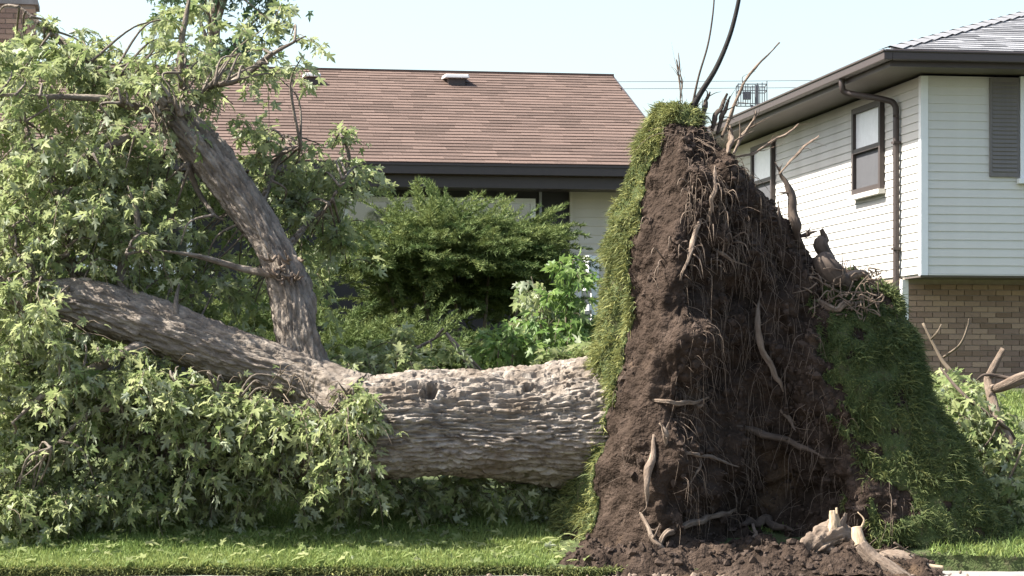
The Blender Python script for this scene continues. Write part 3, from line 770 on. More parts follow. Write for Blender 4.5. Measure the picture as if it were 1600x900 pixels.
for lp, wv in (([(478, 580, 19.3), (466, 530, 19.35), (452, 455, 19.4), (418, 375, 19.45), (365, 300, 19.5), (318, 236, 19.5), (272, 175, 19.5)], 40), ([(500, 605, 19.2), (430, 578, 19.2), (340, 545, 19.2), (230, 505, 19.2), (140, 476, 19.2)], 46)):
    cp_ = catmull(np.array(lp, float), 10)
    dmin = np.min(np.linalg.norm(pp_[:, None, :] - cp_[None, :, :2], axis=2), axis=1)
    keepL &= ~((dmin < wv) & (pos[:, 1] < 19.5) & (RNG.uniform(0, 1, len(pos)) < .93))
pos, dirs = pos[keepL], dirs[keepL]   # the storm stripped the limbs themselves
keep = pos[:, 2] > ground_z(pos[:, 0], np.maximum(pos[:, 1], LAWN_Y)) + .04
keep &= pos[:, 1] > 18.25
pos, dirs = pos[keep], dirs[keep]
crown = build_foliage(TREE, pos, dirs, M['leaf'], RNG, .080, 300, 'foliage', 1.0)
join_tubes('twigs', paths, .005, .002, M['twig'], TREE, 3, 1)
# branchlets that carry the sprays: from each blob's centre back to the closest branch point
bpts = np.vstack([catmull(Q(p), 6) for l in branches.values() for p, r in l] + [catmull(Q([(540, 640, 19.15), (430, 578, 19.2), (230, 505, 19.2), (72, 466, 19.2)]), 6), catmull(Q([(466, 530, 19.35), (418, 375, 19.45), (318, 236, 19.5)]), 6)])
bl = []
for (px, py, Y, rx, ry, rY, n) in blobs:
    c = P(px, py, Y); s = np.array([rx * Y / FPX, rY, ry * Y / FPX])
    for k in range(4):
        q = RNG.normal(0, .5, 3); e_ = c + q * s
        if e_[2] < .45: continue
        i = np.argmin(np.linalg.norm(bpts - e_, axis=1)); st = bpts[i]
        mid = (st + e_) / 2 + RNG.normal(0, .05, 3) + np.array([0, 0, .08])
        bl.append([st, mid, e_])
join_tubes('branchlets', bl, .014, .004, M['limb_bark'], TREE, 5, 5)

# ------------------------------------------------------------------ root plate
LEV = [  # py, then (px, Y) of A..H round the section
    (930, (870, 19.8), (900, 18.6), (1040, 18.0), (1200, 18.2), (1410, 18.1), (1610, 18.5), (1570, 19.8), (1200, 20.3)),
    (880, (884, 19.8), (908, 18.6), (1042, 18.02), (1195, 18.35), (1400, 18.2), (1592, 18.55), (1555, 19.8), (1200, 20.3)),
    (840, (896, 19.75), (918, 18.6), (1046, 18.05), (1175, 19.0), (1388, 18.3), (1570, 18.7), (1535, 19.8), (1200, 20.2)),
    (780, (908, 19.7), (935, 18.6), (1050, 18.1), (1172, 19.15), (1370, 18.42), (1535, 18.8), (1500, 19.8), (1200, 20.1)),
    (700, (920, 19.6), (950, 18.6), (1055, 18.15), (1165, 18.95), (1335, 18.5), (1487, 18.9), (1460, 19.7), (1190, 20.0)),
    (600, (928, 19.5), (958, 18.65), (1060, 18.2), (1158, 18.85), (1308, 18.6), (1434, 19.0), (1410, 19.7), (1180, 19.9)),
    (510, (943, 19.4), (974, 18.7), (1064, 18.25), (1152, 18.8), (1288, 18.8), (1410, 19.1), (1390, 19.6), (1170, 19.8)),
    (450, (950, 19.3), (982, 18.7), (1070, 18.3), (1148, 18.78), (1268, 18.9), (1390, 19.2), (1375, 19.5), (1160, 19.8)),
    (425, (954, 19.27), (986, 18.72), (1071, 18.31), (1145, 18.75), (1258, 18.92), (1360, 19.25), (1345, 19.5), (1155, 19.75)),
    (395, (957, 19.25), (990, 18.75), (1072, 18.32), (1142, 18.72), (1240, 18.9), (1268, 19.2), (1258, 19.5), (1150, 19.7)),
    (330, (966, 19.2), (1000, 18.8), (1074, 18.4), (1128, 18.65), (1198, 18.8), (1217, 19.1), (1205, 19.4), (1120, 19.6)),
    (270, (985, 19.15), (1018, 18.85), (1074, 18.5), (1115, 18.55), (1160, 18.8), (1178, 19.05), (1165, 19.3), (1090, 19.45)),
    (232, (1000, 19.1), (1030, 18.85), (1068, 18.6), (1097, 18.65), (1120, 18.8), (1135, 19.0), (1120, 19.2), (1070, 19.35)),
    (195, (1015, 19.1), (1035, 18.9), (1062, 18.75), (1080, 18.75), (1092, 18.85), (1098, 19.0), (1085, 19.15), (1055, 19.2)),
    (165, (1028, 19.07), (1040, 18.93), (1060, 18.86), (1076, 18.86), (1085, 18.92), (1089, 19.0), (1080, 19.08), (1058, 19.13)),
    (154, (1040, 19.04), (1046, 18.97), (1060, 18.94), (1070, 18.94), (1074, 18.96), (1076, 19.0), (1072, 19.03), (1058, 19.06)),
]
lv = np.array([[l[0]] + [c for p in l[1:] for c in p] for l in LEV], float)      # py + 16 values
NL, NS = 230, 40
pyv = np.interp(np.linspace(0, 1, NL), np.linspace(0, 1, len(lv)), lv[:, 0])
# resample evenly in height
pyv = np.linspace(930, 154, NL)
tab = np.column_stack([np.interp(-pyv, -lv[:, 0], lv[:, i]) for i in range(1, 17)])
ker = np.hanning(11); ker /= ker.sum()
tab = np.column_stack([np.convolve(np.pad(tab[:, i], 5, mode='edge'), ker, 'valid') for i in range(16)])
rings = []
for k in range(NL):
    z = CAM_H + (HORIZ - pyv[k]) / FPX * 18.5
    pts = np.array([((tab[k, 2 * j] - 800) / FPX * tab[k, 2 * j + 1], tab[k, 2 * j + 1], z) for j in range(8)])
    p = np.vstack([pts[-1:], pts, pts[:2]])
    seg = []
    t = np.linspace(0, 1, NS, endpoint=False)[:, None]
    for i in range(8):
        p0, p1, p2, p3 = p[i:i + 4]
        seg.append(.5 * ((2 * p1) + (-p0 + p2) * t + (2 * p0 - 5 * p1 + 4 * p2 - p3) * t ** 2 + (-p0 + 3 * p1 - 3 * p2 + p3) * t ** 3))
    rings.append(np.vstack(seg))
RP = np.array(rings); NR = RP.shape[1]
du = np.roll(RP, -1, 1) - np.roll(RP, 1, 1); dv = np.gradient(RP, axis=0)
NRM = np.cross(du, dv); NRM /= np.linalg.norm(NRM, axis=2)[:, :, None] + 1e-9
segid = np.tile(np.arange(NR) // NS, (NL, 1)); segt = np.tile((np.arange(NR) % NS) / NS, (NL, 1))
flat = RP.reshape(-1, 3)
n1 = fbm(flat * 2.2, 3, 11).reshape(NL, NR); n2 = fbm(flat * np.array([7, 7, 5]), 3, 12).reshape(NL, NR); n3 = fbm(flat * 22, 3, 13).reshape(NL, NR)
n4 = np.abs(vnoise(flat * np.array([5, 5, 1.8]), 15)).reshape(NL, NR)
soilw = np.where((segid >= 1) & (segid <= 3), 1.0, .35)
for _ in range(6): soilw = (np.roll(soilw, 3, 1) + np.roll(soilw, -3, 1) + soilw) / 3
flatw = np.where((segid == 1), .35, 1.0)
for _ in range(6): flatw = (np.roll(flatw, 3, 1) + np.roll(flatw, -3, 1) + flatw) / 3
disp = (n1 * .15 * flatw + n2 * .085 * flatw + n3 * .030 * (.25 + .75 * flatw) - n4 * .13 * flatw) * soilw
topfade = np.clip((pyv - 154) / 120, .25, 1)[:, None]
RPd = RP + NRM * (disp * topfade)[:, :, None]
i = np.arange(NL - 1)[:, None] * NR; j = np.arange(NR)[None, :]; j2 = (j + 1) % NR
Fq = np.stack([i + j, i + j2, i + NR + j2, i + NR + j], -1).reshape(-1, 4)
Vb = np.vstack([RPd.reshape(-1, 3), RPd[-1].mean(0, keepdims=True) + [[0, 0, .02]]])
e0 = (NL - 1) * NR; jj = np.arange(NR)
caps = np.column_stack([e0 + jj, e0 + (jj + 1) % NR, np.full(NR, NL * NR)])
plate = link('root_plate', fast_mesh('root_plate', Vb, [Fq, caps], None, True), M['soil'], TREE)

# turf: the lawn's skin still on the left face, the right slope and the top
pyg = np.tile(pyv[:, None], (1, NR))
bn = fbm(flat * 3.5, 3, 77).reshape(NL, NR)
bh = fbm(flat * 6.0, 3, 78).reshape(NL, NR)
left = ((segid == 0) & (segt < 1.02 + .25 * bn)) | ((segid == 1) & (segt < .02 + .14 * bn)) | (segid == 7) | (segid == 6)
right = (((segid == 4) & (segt > .10 + .40 * bn)) | (segid == 5) | ((segid == 3) & (segt > .96 + .22 * bn))) & (pyg > 432 + 40 * bn) & (bh < .62)
top = (pyg < 176 + 14 * bn) | ((pyg < 205 + 18 * bn) & ((segid >= 6) | (segid == 0)))
left &= bh < .75
turf = left | right | top
fm = turf[:-1, :] & turf[1:, :]
fm = fm & np.roll(fm, -1, 1)
tv = (RPd + NRM * .018).reshape(-1, 3)
tf = Fq[fm.reshape(-1)]
used = np.unique(tf); remap = -np.ones(len(tv), int); remap[used] = np.arange(len(used))
turf_o = link('turf', fast_mesh('turf', tv[used], remap[tf], None, True), M['lawn_soil'], plate)
md = turf_o.modifiers.new('thick', 'SOLIDIFY'); md.thickness = .03; md.offset = -1

def grass_blades(name, pos, nrm, mat, parent, rng, h=(.05, .10), w=.006, lean=.5, gravity=.0, var=None, tuft=False):
    n = len(pos)
    d = nrm + rng.normal(0, lean, (n, 3)); d /= np.linalg.norm(d, axis=1)[:, None]
    hh = rng.uniform(h[0], h[1], n)[:, None]
    if tuft: hh = hh * np.clip(.95 + 1.1 * fbm(pos * 7, 2, 95), .25, 2.2)[:, None]
    side = np.cross(d, rng.normal(0, 1, (n, 3))); side /= np.linalg.norm(side, axis=1)[:, None]
    bend = rng.normal(0, .35, (n, 3)) + np.array([0, 0, -gravity])
    p1 = pos + d * hh * .55 + bend * hh * .12; p2 = pos + d * hh + bend * hh * .55
    ww = w * rng.uniform(.7, 1.4, n)[:, None]
    V = np.stack([pos - side * ww, pos + side * ww, p1 + side * ww * .75, p1 - side * ww * .75, p2], 1).reshape(-1, 3)
    b = (np.arange(n) * 5)[:, None]
    va = np.repeat(rng.uniform(0, 1, n) if var is None else var, 5)
    me = fast_mesh(name, V, [b + np.array([[0, 1, 2, 3]]), b + np.array([[3, 2, 4]])], {'var': va})
    return tag(link(name, me, mat, parent), kind='stuff')

idx = np.argwhere(turf & (pyg > 150) & (pyg < 915))
def turf_pick(mask, n, rng):
    idx = np.argwhere(mask); k = idx[rng.integers(0, len(idx), n)]
    p = (RPd + NRM * .015)[k[:, 0], k[:, 1]] + rng.normal(0, .01, (n, 3)); return p, NRM[k[:, 0], k[:, 1]]
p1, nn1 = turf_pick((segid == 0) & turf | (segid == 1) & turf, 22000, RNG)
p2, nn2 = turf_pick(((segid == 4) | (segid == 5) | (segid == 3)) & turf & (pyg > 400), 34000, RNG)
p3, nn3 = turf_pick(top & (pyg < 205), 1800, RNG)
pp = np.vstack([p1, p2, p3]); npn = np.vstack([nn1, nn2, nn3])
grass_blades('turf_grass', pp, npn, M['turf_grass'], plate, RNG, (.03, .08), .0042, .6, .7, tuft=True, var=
             np.clip(np.concatenate([np.full(len(p1), .74), np.full(len(p2), .10), np.full(len(p3), .55)]) + .30 * fbm(pp * 2.5, 3, 90) + RNG.normal(0, .2, len(pp)), 0, 1))  # sun and shade painted by blade colour: left flank light, right flank dark

# clods stuck to the soil face
def ico():
    t = (1 + 5 ** .5) / 2
    v = np.array([(-1, t, 0), (1, t, 0), (-1, -t, 0), (1, -t, 0), (0, -1, t), (0, 1, t), (0, -1, -t), (0, 1, -t), (t, 0, -1), (t, 0, 1), (-t, 0, -1), (-t, 0, 1)], float)
    v /= np.linalg.norm(v[0])
    f = np.array([(0, 11, 5), (0, 5, 1), (0, 1, 7), (0, 7, 10), (0, 10, 11), (1, 5, 9), (5, 11, 4), (11, 10, 2), (10, 7, 6), (7, 1, 8), (3, 9, 4), (3, 4, 2), (3, 2, 6), (3, 6, 8), (3, 8, 9), (4, 9, 5), (2, 4, 11), (6, 2, 10), (8, 6, 7), (9, 8, 1)])
    return v, f
IV, IF = ico()
def lumps(name, pos, size, mat, parent, rng):
    n = len(pos)
    V = IV[None] * (size[:, None, None] * rng.uniform(.6, 1.3, (n, 12, 1))) * rng.uniform(.6, 1.2, (n, 1, 3)) + pos[:, None]
    F = IF[None] + (np.arange(n) * 12)[:, None, None]
    return tag(link(name, fast_mesh(name, V.reshape(-1, 3), F.reshape(-1, 3), {'var': np.repeat(rng.uniform(0, 1, n), 12)}), mat, parent), kind='stuff')
soil_mask = (segid >= 1) & (segid <= 4) & ~turf & (pyg < 900) & ((segid > 1) | (bn > .25))
idx = np.argwhere(soil_mask)
k = idx[RNG.integers(0, len(idx), 9000)]
lumps('clods', RPd[k[:, 0], k[:, 1]] + NRM[k[:, 0], k[:, 1]] * -.004, np.clip(RNG.exponential(.010, 9000), .005, .05), M['clod'], plate, RNG)
# fine hanging roots
k = idx[RNG.integers(0, len(idx), 900)]
fr = []
for (a, b) in k:
    p0 = RPd[a, b]; n = NRM[a, b]; L = random.choice([.06, .08, .1, .14, .2, .34])
    d = n * random.uniform(.1, .8) + RNG.normal(0, .5, 3); p1 = p0 + d * L * .35 + np.array([0, 0, -.1 * L]); p2 = p1 + (d * .35 + np.array([0, 0, -.55]) + RNG.normal(0, .3, 3)) * L * .7
    fr.append([p0 - n * .01, p1, p2])
for (a, b) in idx[RNG.integers(0, len(idx), 700)]:      # the hanging fibre mat
    if segid[a, b] == 1 and random.random() < .7: continue
    p0 = RPd[a, b]; n = NRM[a, b]; L = random.uniform(.15, .45)
    sw = RNG.normal(0, .25, 3); sw[2] = 0
    fr.append([p0 - n * .01, p0 + n * .05 + (sw + np.array([0, 0, -.35])) * L * .5, p0 + n * .035 + (sw + np.array([0, 0, -.8])) * L * .8, p0 + n * .02 + (sw * 1.2 + np.array([0, 0, -1.0])) * L])
join_tubes('rootlets', fr, .0026, .0009, M['root'], plate, 4, 3)
fr = []
cl = np.array([p for p in np.argwhere(soil_mask & (pyg > 280) & (pyg < 420) & (segid <= 2))])
for (a, b) in cl[RNG.integers(0, len(cl), 90)]:
    p0 = RPd[a, b]; n = NRM[a, b]; d = n * .6 + RNG.normal(0, .5, 3); L = random.uniform(.08, .22)
    fr.append([p0, p0 + d * L * .5, p0 + d * L * .7 + np.array([0, 0, -L * .6])])
join_tubes('root_tangle', fr, .008, .002, M['root'], plate, 5, 3)

# large roots, each its own piece
front_v = RPd[:, NS:5 * NS].reshape(-1, 3)
fpx = np.column_stack([800 + front_v[:, 0] / front_v[:, 1] * FPX, HORIZ - (front_v[:, 2] - CAM_H) / front_v[:, 1] * FPX])
def surf_y(px, py):
    d = np.hypot(fpx[:, 0] - px, fpx[:, 1] - py); m = d < 9
    return float(front_v[m, 1].min()) if m.any() else None
def root(pts, rad, mat='root', free=False, **kw):
    kw.setdefault('sides', 14); kw.setdefault('per', 8)
    if not free:      # lie on the soil: rooted inside it, free end just proud
        q = []
        for i_, (px, py, Y) in enumerate(pts):
            sy = surf_y(px, py)
            if sy is not None: Y = sy + (.05 if i_ == 0 else -.03 - .03 * (i_ / (len(pts) - 1)))
            q.append((px, py, Y))
        pts = q
    rad = list(rad); rad[-1] *= .3; rad[0] *= .5
    if len(pts) > 2:                     # gnarled course
        pc = catmull(np.column_stack([np.array(pts, float), rad]), 5); m_ = len(pc); sd = random.randint(1, 9999)
        wig = np.column_stack([vnoise(np.column_stack([np.arange(m_) * .45, np.full(m_, q_ * 7.1), np.zeros(m_)]), sd) for q_ in range(3)])
        wig *= np.minimum(1, np.arange(m_) / 4)[:, None] * pc[:, 3:4].clip(1.5, 8) * np.array([.9, .9, .003])
        pc[:, :3] += wig; pc[:, 3] *= 1 + .22 * vnoise(np.column_stack([np.arange(m_) * .7, np.zeros(m_), np.zeros(m_)]), sd + 5)
        pts, rad = [tuple(r_[:3]) for r_ in pc], list(pc[:, 3]); kw['per'] = 2
    path = Q(pts); rad = [r * p[2] / FPX for r, p in zip(rad, pts)]
    V, Fs, uv = tube_arrays(path, rad, bark=.004, freq=50, along=12, lump=.008, seed=random.randint(1, 999), **kw)
    VV, UU, FQ, FT, n_ = [V], [uv], [Fs[0]], [Fs[1]], len(V)
    for f_ in range(random.randint(2, 5)):           # side roots
        i_ = random.randint(1, max(1, len(path) - 2)); d_ = path[min(i_ + 1, len(path) - 1)] - path[i_]; d_ = d_ / (np.linalg.norm(d_) + 1e-6)
        w_ = RNG.normal(0, .7, 3); w_[1] = -abs(w_[1]) * .6; L_ = random.uniform(.06, .22); q1 = path[i_] + (d_ * .6 + w_ * .5) * L_ * .5
        q2_ = q1 + (d_ * .5 + w_ * .5 + RNG.normal(0, .4, 3)) * L_ * .6
        Vf, Ff, uf = tube_arrays([path[i_], q1, q2_], [rad[i_] * .5, rad[i_] * .32, rad[i_] * .08], sides=6, per=4)
        VV.append(Vf); UU.append(uf); FQ.append(Ff[0] + n_); FT.append(Ff[1] + n_); n_ += len(Vf)
    VV = np.vstack(VV)
    return link('root', fast_mesh('root', VV, [np.vstack(FQ), np.vstack(FT)], {'var': np.full(len(VV), random.random())}, True, np.vstack(UU)), M[mat], plate)
tube('root', Q([(1078, 180, 18.97), (1092, 150, 18.95), (1118, 108, 18.95), (1138, 62, 18.95), (1150, 20, 18.95), (1160, -30, 18.95)]), [.026, .024, .021, .019, .018, .016], M['black_root'], plate, sides=14, per=10)
tube('root', Q([(1080, 175, 18.99), (1091, 122, 19.0), (1106, 70, 19.0), (1114, 20, 19.0), (1117, -25, 19.0)]), [.012, .009, .008, .007, .006], M['dark_root'], plate, sides=10, per=10)
root([(1064, 165, 18.9), (1062, 130, 18.9), (1056, 92, 18.9)], [2, 1.5, .9])
root([(1066, 160, 18.95), (1064, 125, 18.95), (1060, 82, 18.95)], [2, 1.4, .8])
root([(1098, 200, 19.0), (1102, 165, 19.0), (1108, 142, 19.0)], [4, 3, 2], 'dark_root')
root([(1112, 205, 19.0), (1122, 175, 19.0), (1136, 146, 19.0)], [5, 4, 2.5], 'dark_root')
root([(1120, 210, 19.0), (1130, 178, 19.0), (1142, 150, 19.0)], [5, 4, 3], 'dark_root')
root([(1128, 215, 19.05), (1150, 160, 19.05), (1172, 115, 19.05), (1218, 67, 19.05)], [3, 2, 1.6, .9])
root([(1078, 214, 18.7), (1098, 222, 18.55), (1118, 236, 18.6)], [2, 2, 2])
root([(1138, 240, 18.75), (1142, 220, 18.75), (1142, 196, 18.75)], [5, 4, 3.5])
root([(1146, 240, 18.75), (1162, 210, 18.75), (1176, 190, 18.75), (1182, 172, 18.75)], [4, 3.2, 2.2, 1.2])
root([(1150, 245, 18.8), (1180, 238, 18.75), (1208, 220, 18.75), (1232, 208, 18.75), (1248, 192, 18.75)], [3, 2.4, 2, 1.6, .8])
root([(1218, 272, 18.9), (1238, 250, 18.9), (1262, 225, 18.9), (1280, 212, 18.9)], [2, 1.6, 1.2, .7])
root([(1258, 395, 19.0), (1242, 350, 18.98), (1232, 300, 18.96), (1216, 262, 18.95)], [8, 7, 6, 7], 'dark_root', sides=18)
root([(1222, 380, 18.9), (1218, 340, 18.9), (1216, 312, 18.9)], [3, 2.5, 2], 'dark_root')
root([(1320, 450, 19.1), (1300, 425, 19.05), (1286, 395, 19.05), (1285, 356, 19.05)], [22, 17, 12, 10], 'dark_root', sides=26)
root([(1245, 370, 19.0), (1262, 364, 18.9), (1278, 360, 18.9)], [4, 4, 3], 'dark_root')
root([(1190, 455, 18.35), (1184, 500, 18.28), (1192, 545, 18.22), (1212, 585, 18.2), (1224, 612, 18.2)], [2, 4.5, 5, 4, 1.2], sides=20)
root([(1010, 625, 18.22), (1050, 628, 18.1), (1080, 630, 18.05), (1108, 620, 18.02)], [4, 3, 2.5, 1.5])
root([(1080, 630, 18.05), (1092, 634, 18.0), (1100, 632, 18.0)], [2, 1.6, 1])
root([(1050, 706, 18.1), (1085, 712, 18.02), (1115, 716, 18.0), (1155, 730, 18.0)], [4, 3.5, 2.5, 1.4])
root([(1095, 712, 18.02), (1092, 732, 18.0), (1078, 756, 18.0)], [2.5, 2, 1])
root([(1040, 700, 18.12), (1042, 675, 18.05), (1030, 660, 18.1)], [5, 4, 3])
root([(1022, 680, 18.12), (1016, 740, 18.05), (1010, 790, 18.05)], [5, 6, 3])
root([(1150, 665, 18.4), (1200, 680, 18.25), (1240, 690, 18.2), (1290, 715, 18.3)], [5, 6, 5, 2], 'dark_root')
root([(1220, 640, 18.4), (1232, 655, 18.3), (1242, 672, 18.25)], [3, 3, 2])
root([(1000, 800, 18.15), (1020, 840, 18.0), (1033, 862, 17.95), (1015, 880, 17.9)], [7, 5, 5, 4])
root([(1020, 868, 18.0), (1045, 835, 17.95), (1085, 818, 17.92), (1120, 808, 17.95), (1150, 796, 18.1)], [3, 5, 5, 4.5, 4], sides=18)
root([(1160, 820, 18.3), (1185, 815, 18.15), (1210, 822, 18.1), (1240, 830, 18.15)], [6, 7, 6, 4], 'dark_root')
root([(1176, 818, 18.1), (1180, 836, 18.02), (1172, 852, 18.0)], [3, 2.5, 1.5])
root([(1100, 330, 18.35), (1088, 360, 18.15), (1076, 400, 18.15), (1063, 438, 18.18)], [2, 3, 2.6, 1.5])
root([(1110, 385, 18.3), (1135, 402, 18.15), (1166, 414, 18.12)], [3, 2.4, 1.2])
root([(1105, 350, 18.3), (1112, 320, 18.25), (1118, 290, 18.3), (1117, 260, 18.4)], [3, 3, 2.5, 2])
root([(1300, 440, 19.0), (1340, 430, 18.95), (1370, 445, 18.95)], [9, 7, 4])
root([(1275, 470, 18.8), (1310, 480, 18.75), (1350, 470, 18.85)], [6, 5, 3])
# tangle of small roots on the shoulder
fr = []
for k in range(150):
    p0 = P(random.uniform(1262, 1375), random.uniform(415, 500), random.uniform(18.75, 19.15))
    d = RNG.normal(0, 1, 3) * np.array([1, .6, .7]); d /= np.linalg.norm(d); L = random.uniform(.08, .22)
    fr.append([p0 - d * L * .3, p0 + RNG.normal(0, .02, 3), p0 + d * L * .7])
join_tubes('root_tangle', fr, .008, .003, M['root'], plate, 5, 3)

# ------------------------------------------------------------------ broken pieces and loose earth at the foot
gx, gy = np.meshgrid(np.linspace(.05, 3.5, 150), np.linspace(17.50, 18.55, 56))
fl = np.column_stack([gx.ravel(), gy.ravel(), np.zeros(gx.size)])
prof = np.exp(-((gx - .72) / .36) ** 2) * .10 + .10 * np.exp(-((gx - 1.5) / .7) ** 2) + .11 * np.exp(-((gx - 2.5) / .6) ** 2)
wy = np.clip((gy - 17.52 - .10 * fbm(fl * 2.0, 2, 70).reshape(gx.shape)) / .28, 0, 1) ** .8
wx = np.clip((gx - .16 - .12 * fbm(fl * 4, 2, 75).reshape(gx.shape)) / .4, 0, 1) * np.clip((3.45 - gx) / .3, 0, 1)
gzv = -.03 + (.085 + prof + .075 * fbm(fl * 5, 3, 71).reshape(gx.shape) + .035 * fbm(fl * 17, 3, 72).reshape(gx.shape)) * wy * wx + (wy * wx) * .02
Vh = np.column_stack([gx.ravel(), gy.ravel(), gzv.ravel()])
ii = np.arange(55)[:, None] * 150; jj_ = np.arange(149)[None, :]
earth = link('loose_earth', fast_mesh('loose_earth', Vh, np.stack([ii + jj_, ii + jj_ + 1, ii + 151 + jj_, ii + 150 + jj_], -1).reshape(-1, 4), None, True), M['soil'])
tag(earth, 'dark crumbled earth spilled along the foot of the root plate', 'earth', kind='stuff')
sel = RNG.integers(0, len(Vh), 2600); sel = sel[Vh[sel, 2] > .03]
lumps('clods', Vh[sel] + RNG.normal(0, .006, (len(sel), 3)), np.clip(RNG.exponential(.012, len(sel)), .005, .045), M['clod'], earth, RNG)
# chips on the walk
n = 520
cx = np.concatenate([RNG.uniform(-1.2, 3.6, 200), RNG.normal(1.2, .5, 320)]); cy = RNG.uniform(17.5, 18.0, n)
chips = lumps('wood_chips', np.column_stack([cx, cy, np.full(n, .030)]), np.clip(RNG.exponential(.008, n), .004, .03), M['root'], None, RNG)
tag(chips, 'pale wood chips and crumbs strewn along the walk', 'chips')

def broken(name, label, cat, parts):
    t = thing(name, label, cat)
    for (nm, pts, rad, mat, kw) in parts:
        path = Q(pts); rr = [r * p[2] / FPX for r, p in zip(rad, pts)]
        tube(nm, path, rr, M[mat], t, **kw)
    return t
kw = dict(sides=26, per=10, bark=.006, freq=30, along=7, lump=.015)
broken('broken_root', 'curved peeled root piece with pale end leaning on the walk', 'root',
       [('peeled_end', [(1338, 824, 17.8), (1340, 838, 17.78), (1344, 852, 17.76)], [8, 10, 11], 'raw_wood', dict(kw, lump=.004, bark=.002, seed=4)),
        ('shaft', [(1344, 851, 17.76), (1362, 872, 17.72), (1388, 890, 17.66), (1420, 912, 17.6)], [11.5, 13, 14, 14], 'root', dict(kw, lump=.004, bark=.003, seed=5)),
        ('fibre', [(1345, 826, 17.8), (1350, 812, 17.8), (1340, 800, 17.82)], [2, 1.4, .7], 'raw_wood', dict(sides=6, per=5))])
broken('broken_root', 'short root wedge with white snapped tip lying on the walk', 'root',
       [('shaft', [(1375, 872, 17.95), (1400, 874, 17.9), (1425, 880, 17.85), (1440, 884, 17.83)], [10, 15, 12, 9], 'root', dict(kw, seed=6)),
        ('snapped_tip', [(1428, 880, 17.84), (1450, 886, 17.8), (1474, 888, 17.78)], [8, 6, 4], 'raw_wood', dict(kw, lump=.002, bark=.002, seed=7))])
stump = broken('broken_root', 'knobbly tan root stump with splintered top at the root plate foot', 'root',
       [('body', [(1235, 892, 17.85), (1262, 872, 17.9), (1290, 852, 17.95), (1312, 846, 18.0), (1335, 862, 18.02)], [5, 13, 19, 17, 7], 'root', dict(kw, sides=60, per=14, lump=.08, bark=.035, freq=26, along=6, seed=9)),
        ('splinter', [(1298, 845, 17.93), (1302, 820, 17.93), (1300, 798, 17.95)], [9, 7, 4], 'raw_wood', dict(kw, lump=.004, seed=10)),
        ('splinter', [(1312, 842, 17.98), (1316, 818, 17.98), (1322, 802, 18.0)], [7, 5, 2], 'root', dict(kw, lump=.004, seed=11)),
        ('splinter', [(1306, 842, 17.96), (1309, 820, 17.96), (1307, 793, 17.97)], [5, 4, 1], 'raw_wood', dict(kw, lump=.002, seed=12))])

fr = []
for k in range(70):       # matted broken roots round the foot
    p0 = P(random.uniform(1180, 1420), random.uniform(858, 884), random.uniform(17.9, 18.15)); d = RNG.normal(0, 1, 3) * np.array([1, .5, .35]); d /= np.linalg.norm(d); L = random.uniform(.08, .35)
    a_, b_, c_ = p0 - d * L * .5, p0 + RNG.normal(0, .03, 3), p0 + d * L * .5
    fr.append([np.array([q_[0], q_[1], max(q_[2], .03)]) for q_ in (a_, b_, c_)])
join_tubes('root_tangle', fr, .009, .002, M['root'], plate, 6, 4)
n = 420                     # torn leaves lying on the grass
lx = RNG.uniform(-4.6, .6, n); ly = LAWN_Y + RNG.uniform(.05, 1.6, n); lp = np.column_stack([lx, ly, ground_z(lx, ly) + .045])
ld = RNG.normal(0, 1, (n, 3)); ld[:, 2] *= .25
litter = build_foliage(None, lp, ld, M['leaf'], RNG, .08, 0, 'leaf_litter', .5)
tag(litter, 'torn maple leaves scattered on the grass before the log', 'leaves')

# ------------------------------------------------------------------ junipers
def plume_template(rng, L=.42):
    """a feathery juniper spray along +y with short needled side twigs"""
    V, F = [], []
    def blade(p, d, l, w):
        s = np.cross(d, rng.normal(0, 1, 3)); s /= np.linalg.norm(s) + 1e-9; n = len(V)
        V.extend([p - s * w, p + s * w, p + d * l]); F.append((n, n + 1, n + 2))
    for k in range(15):
        t = k / 14.0
        c = np.array([0, t, -.18 * t * t + .10 * t])
        for sd in (-1, 1):
            l2 = .30 * (1 - t * .75) * rng.uniform(.7, 1.25)
            d2 = np.array([sd * .72, .72, rng.uniform(-.15, .45)]); d2 /= np.linalg.norm(d2)
            for m in range(6):
                p = c + d2 * l2 * (m + .3) / 6 + np.array([0, 0, -.04 * (m / 6) ** 2])
                dd = d2 + rng.normal(0, .42, 3); dd /= np.linalg.norm(dd)
                blade(p, dd, .095 * rng.uniform(.7, 1.3), .013)
        for m in range(2):
            dd = np.array([0, 1, .1]) + rng.normal(0, .3, 3); dd /= np.linalg.norm(dd); blade(c, dd, .12, .014)
    return np.array(V), np.array(F)
PT_ = [plume_template(np.random.default_rng(100 + k)) for k in range(4)]

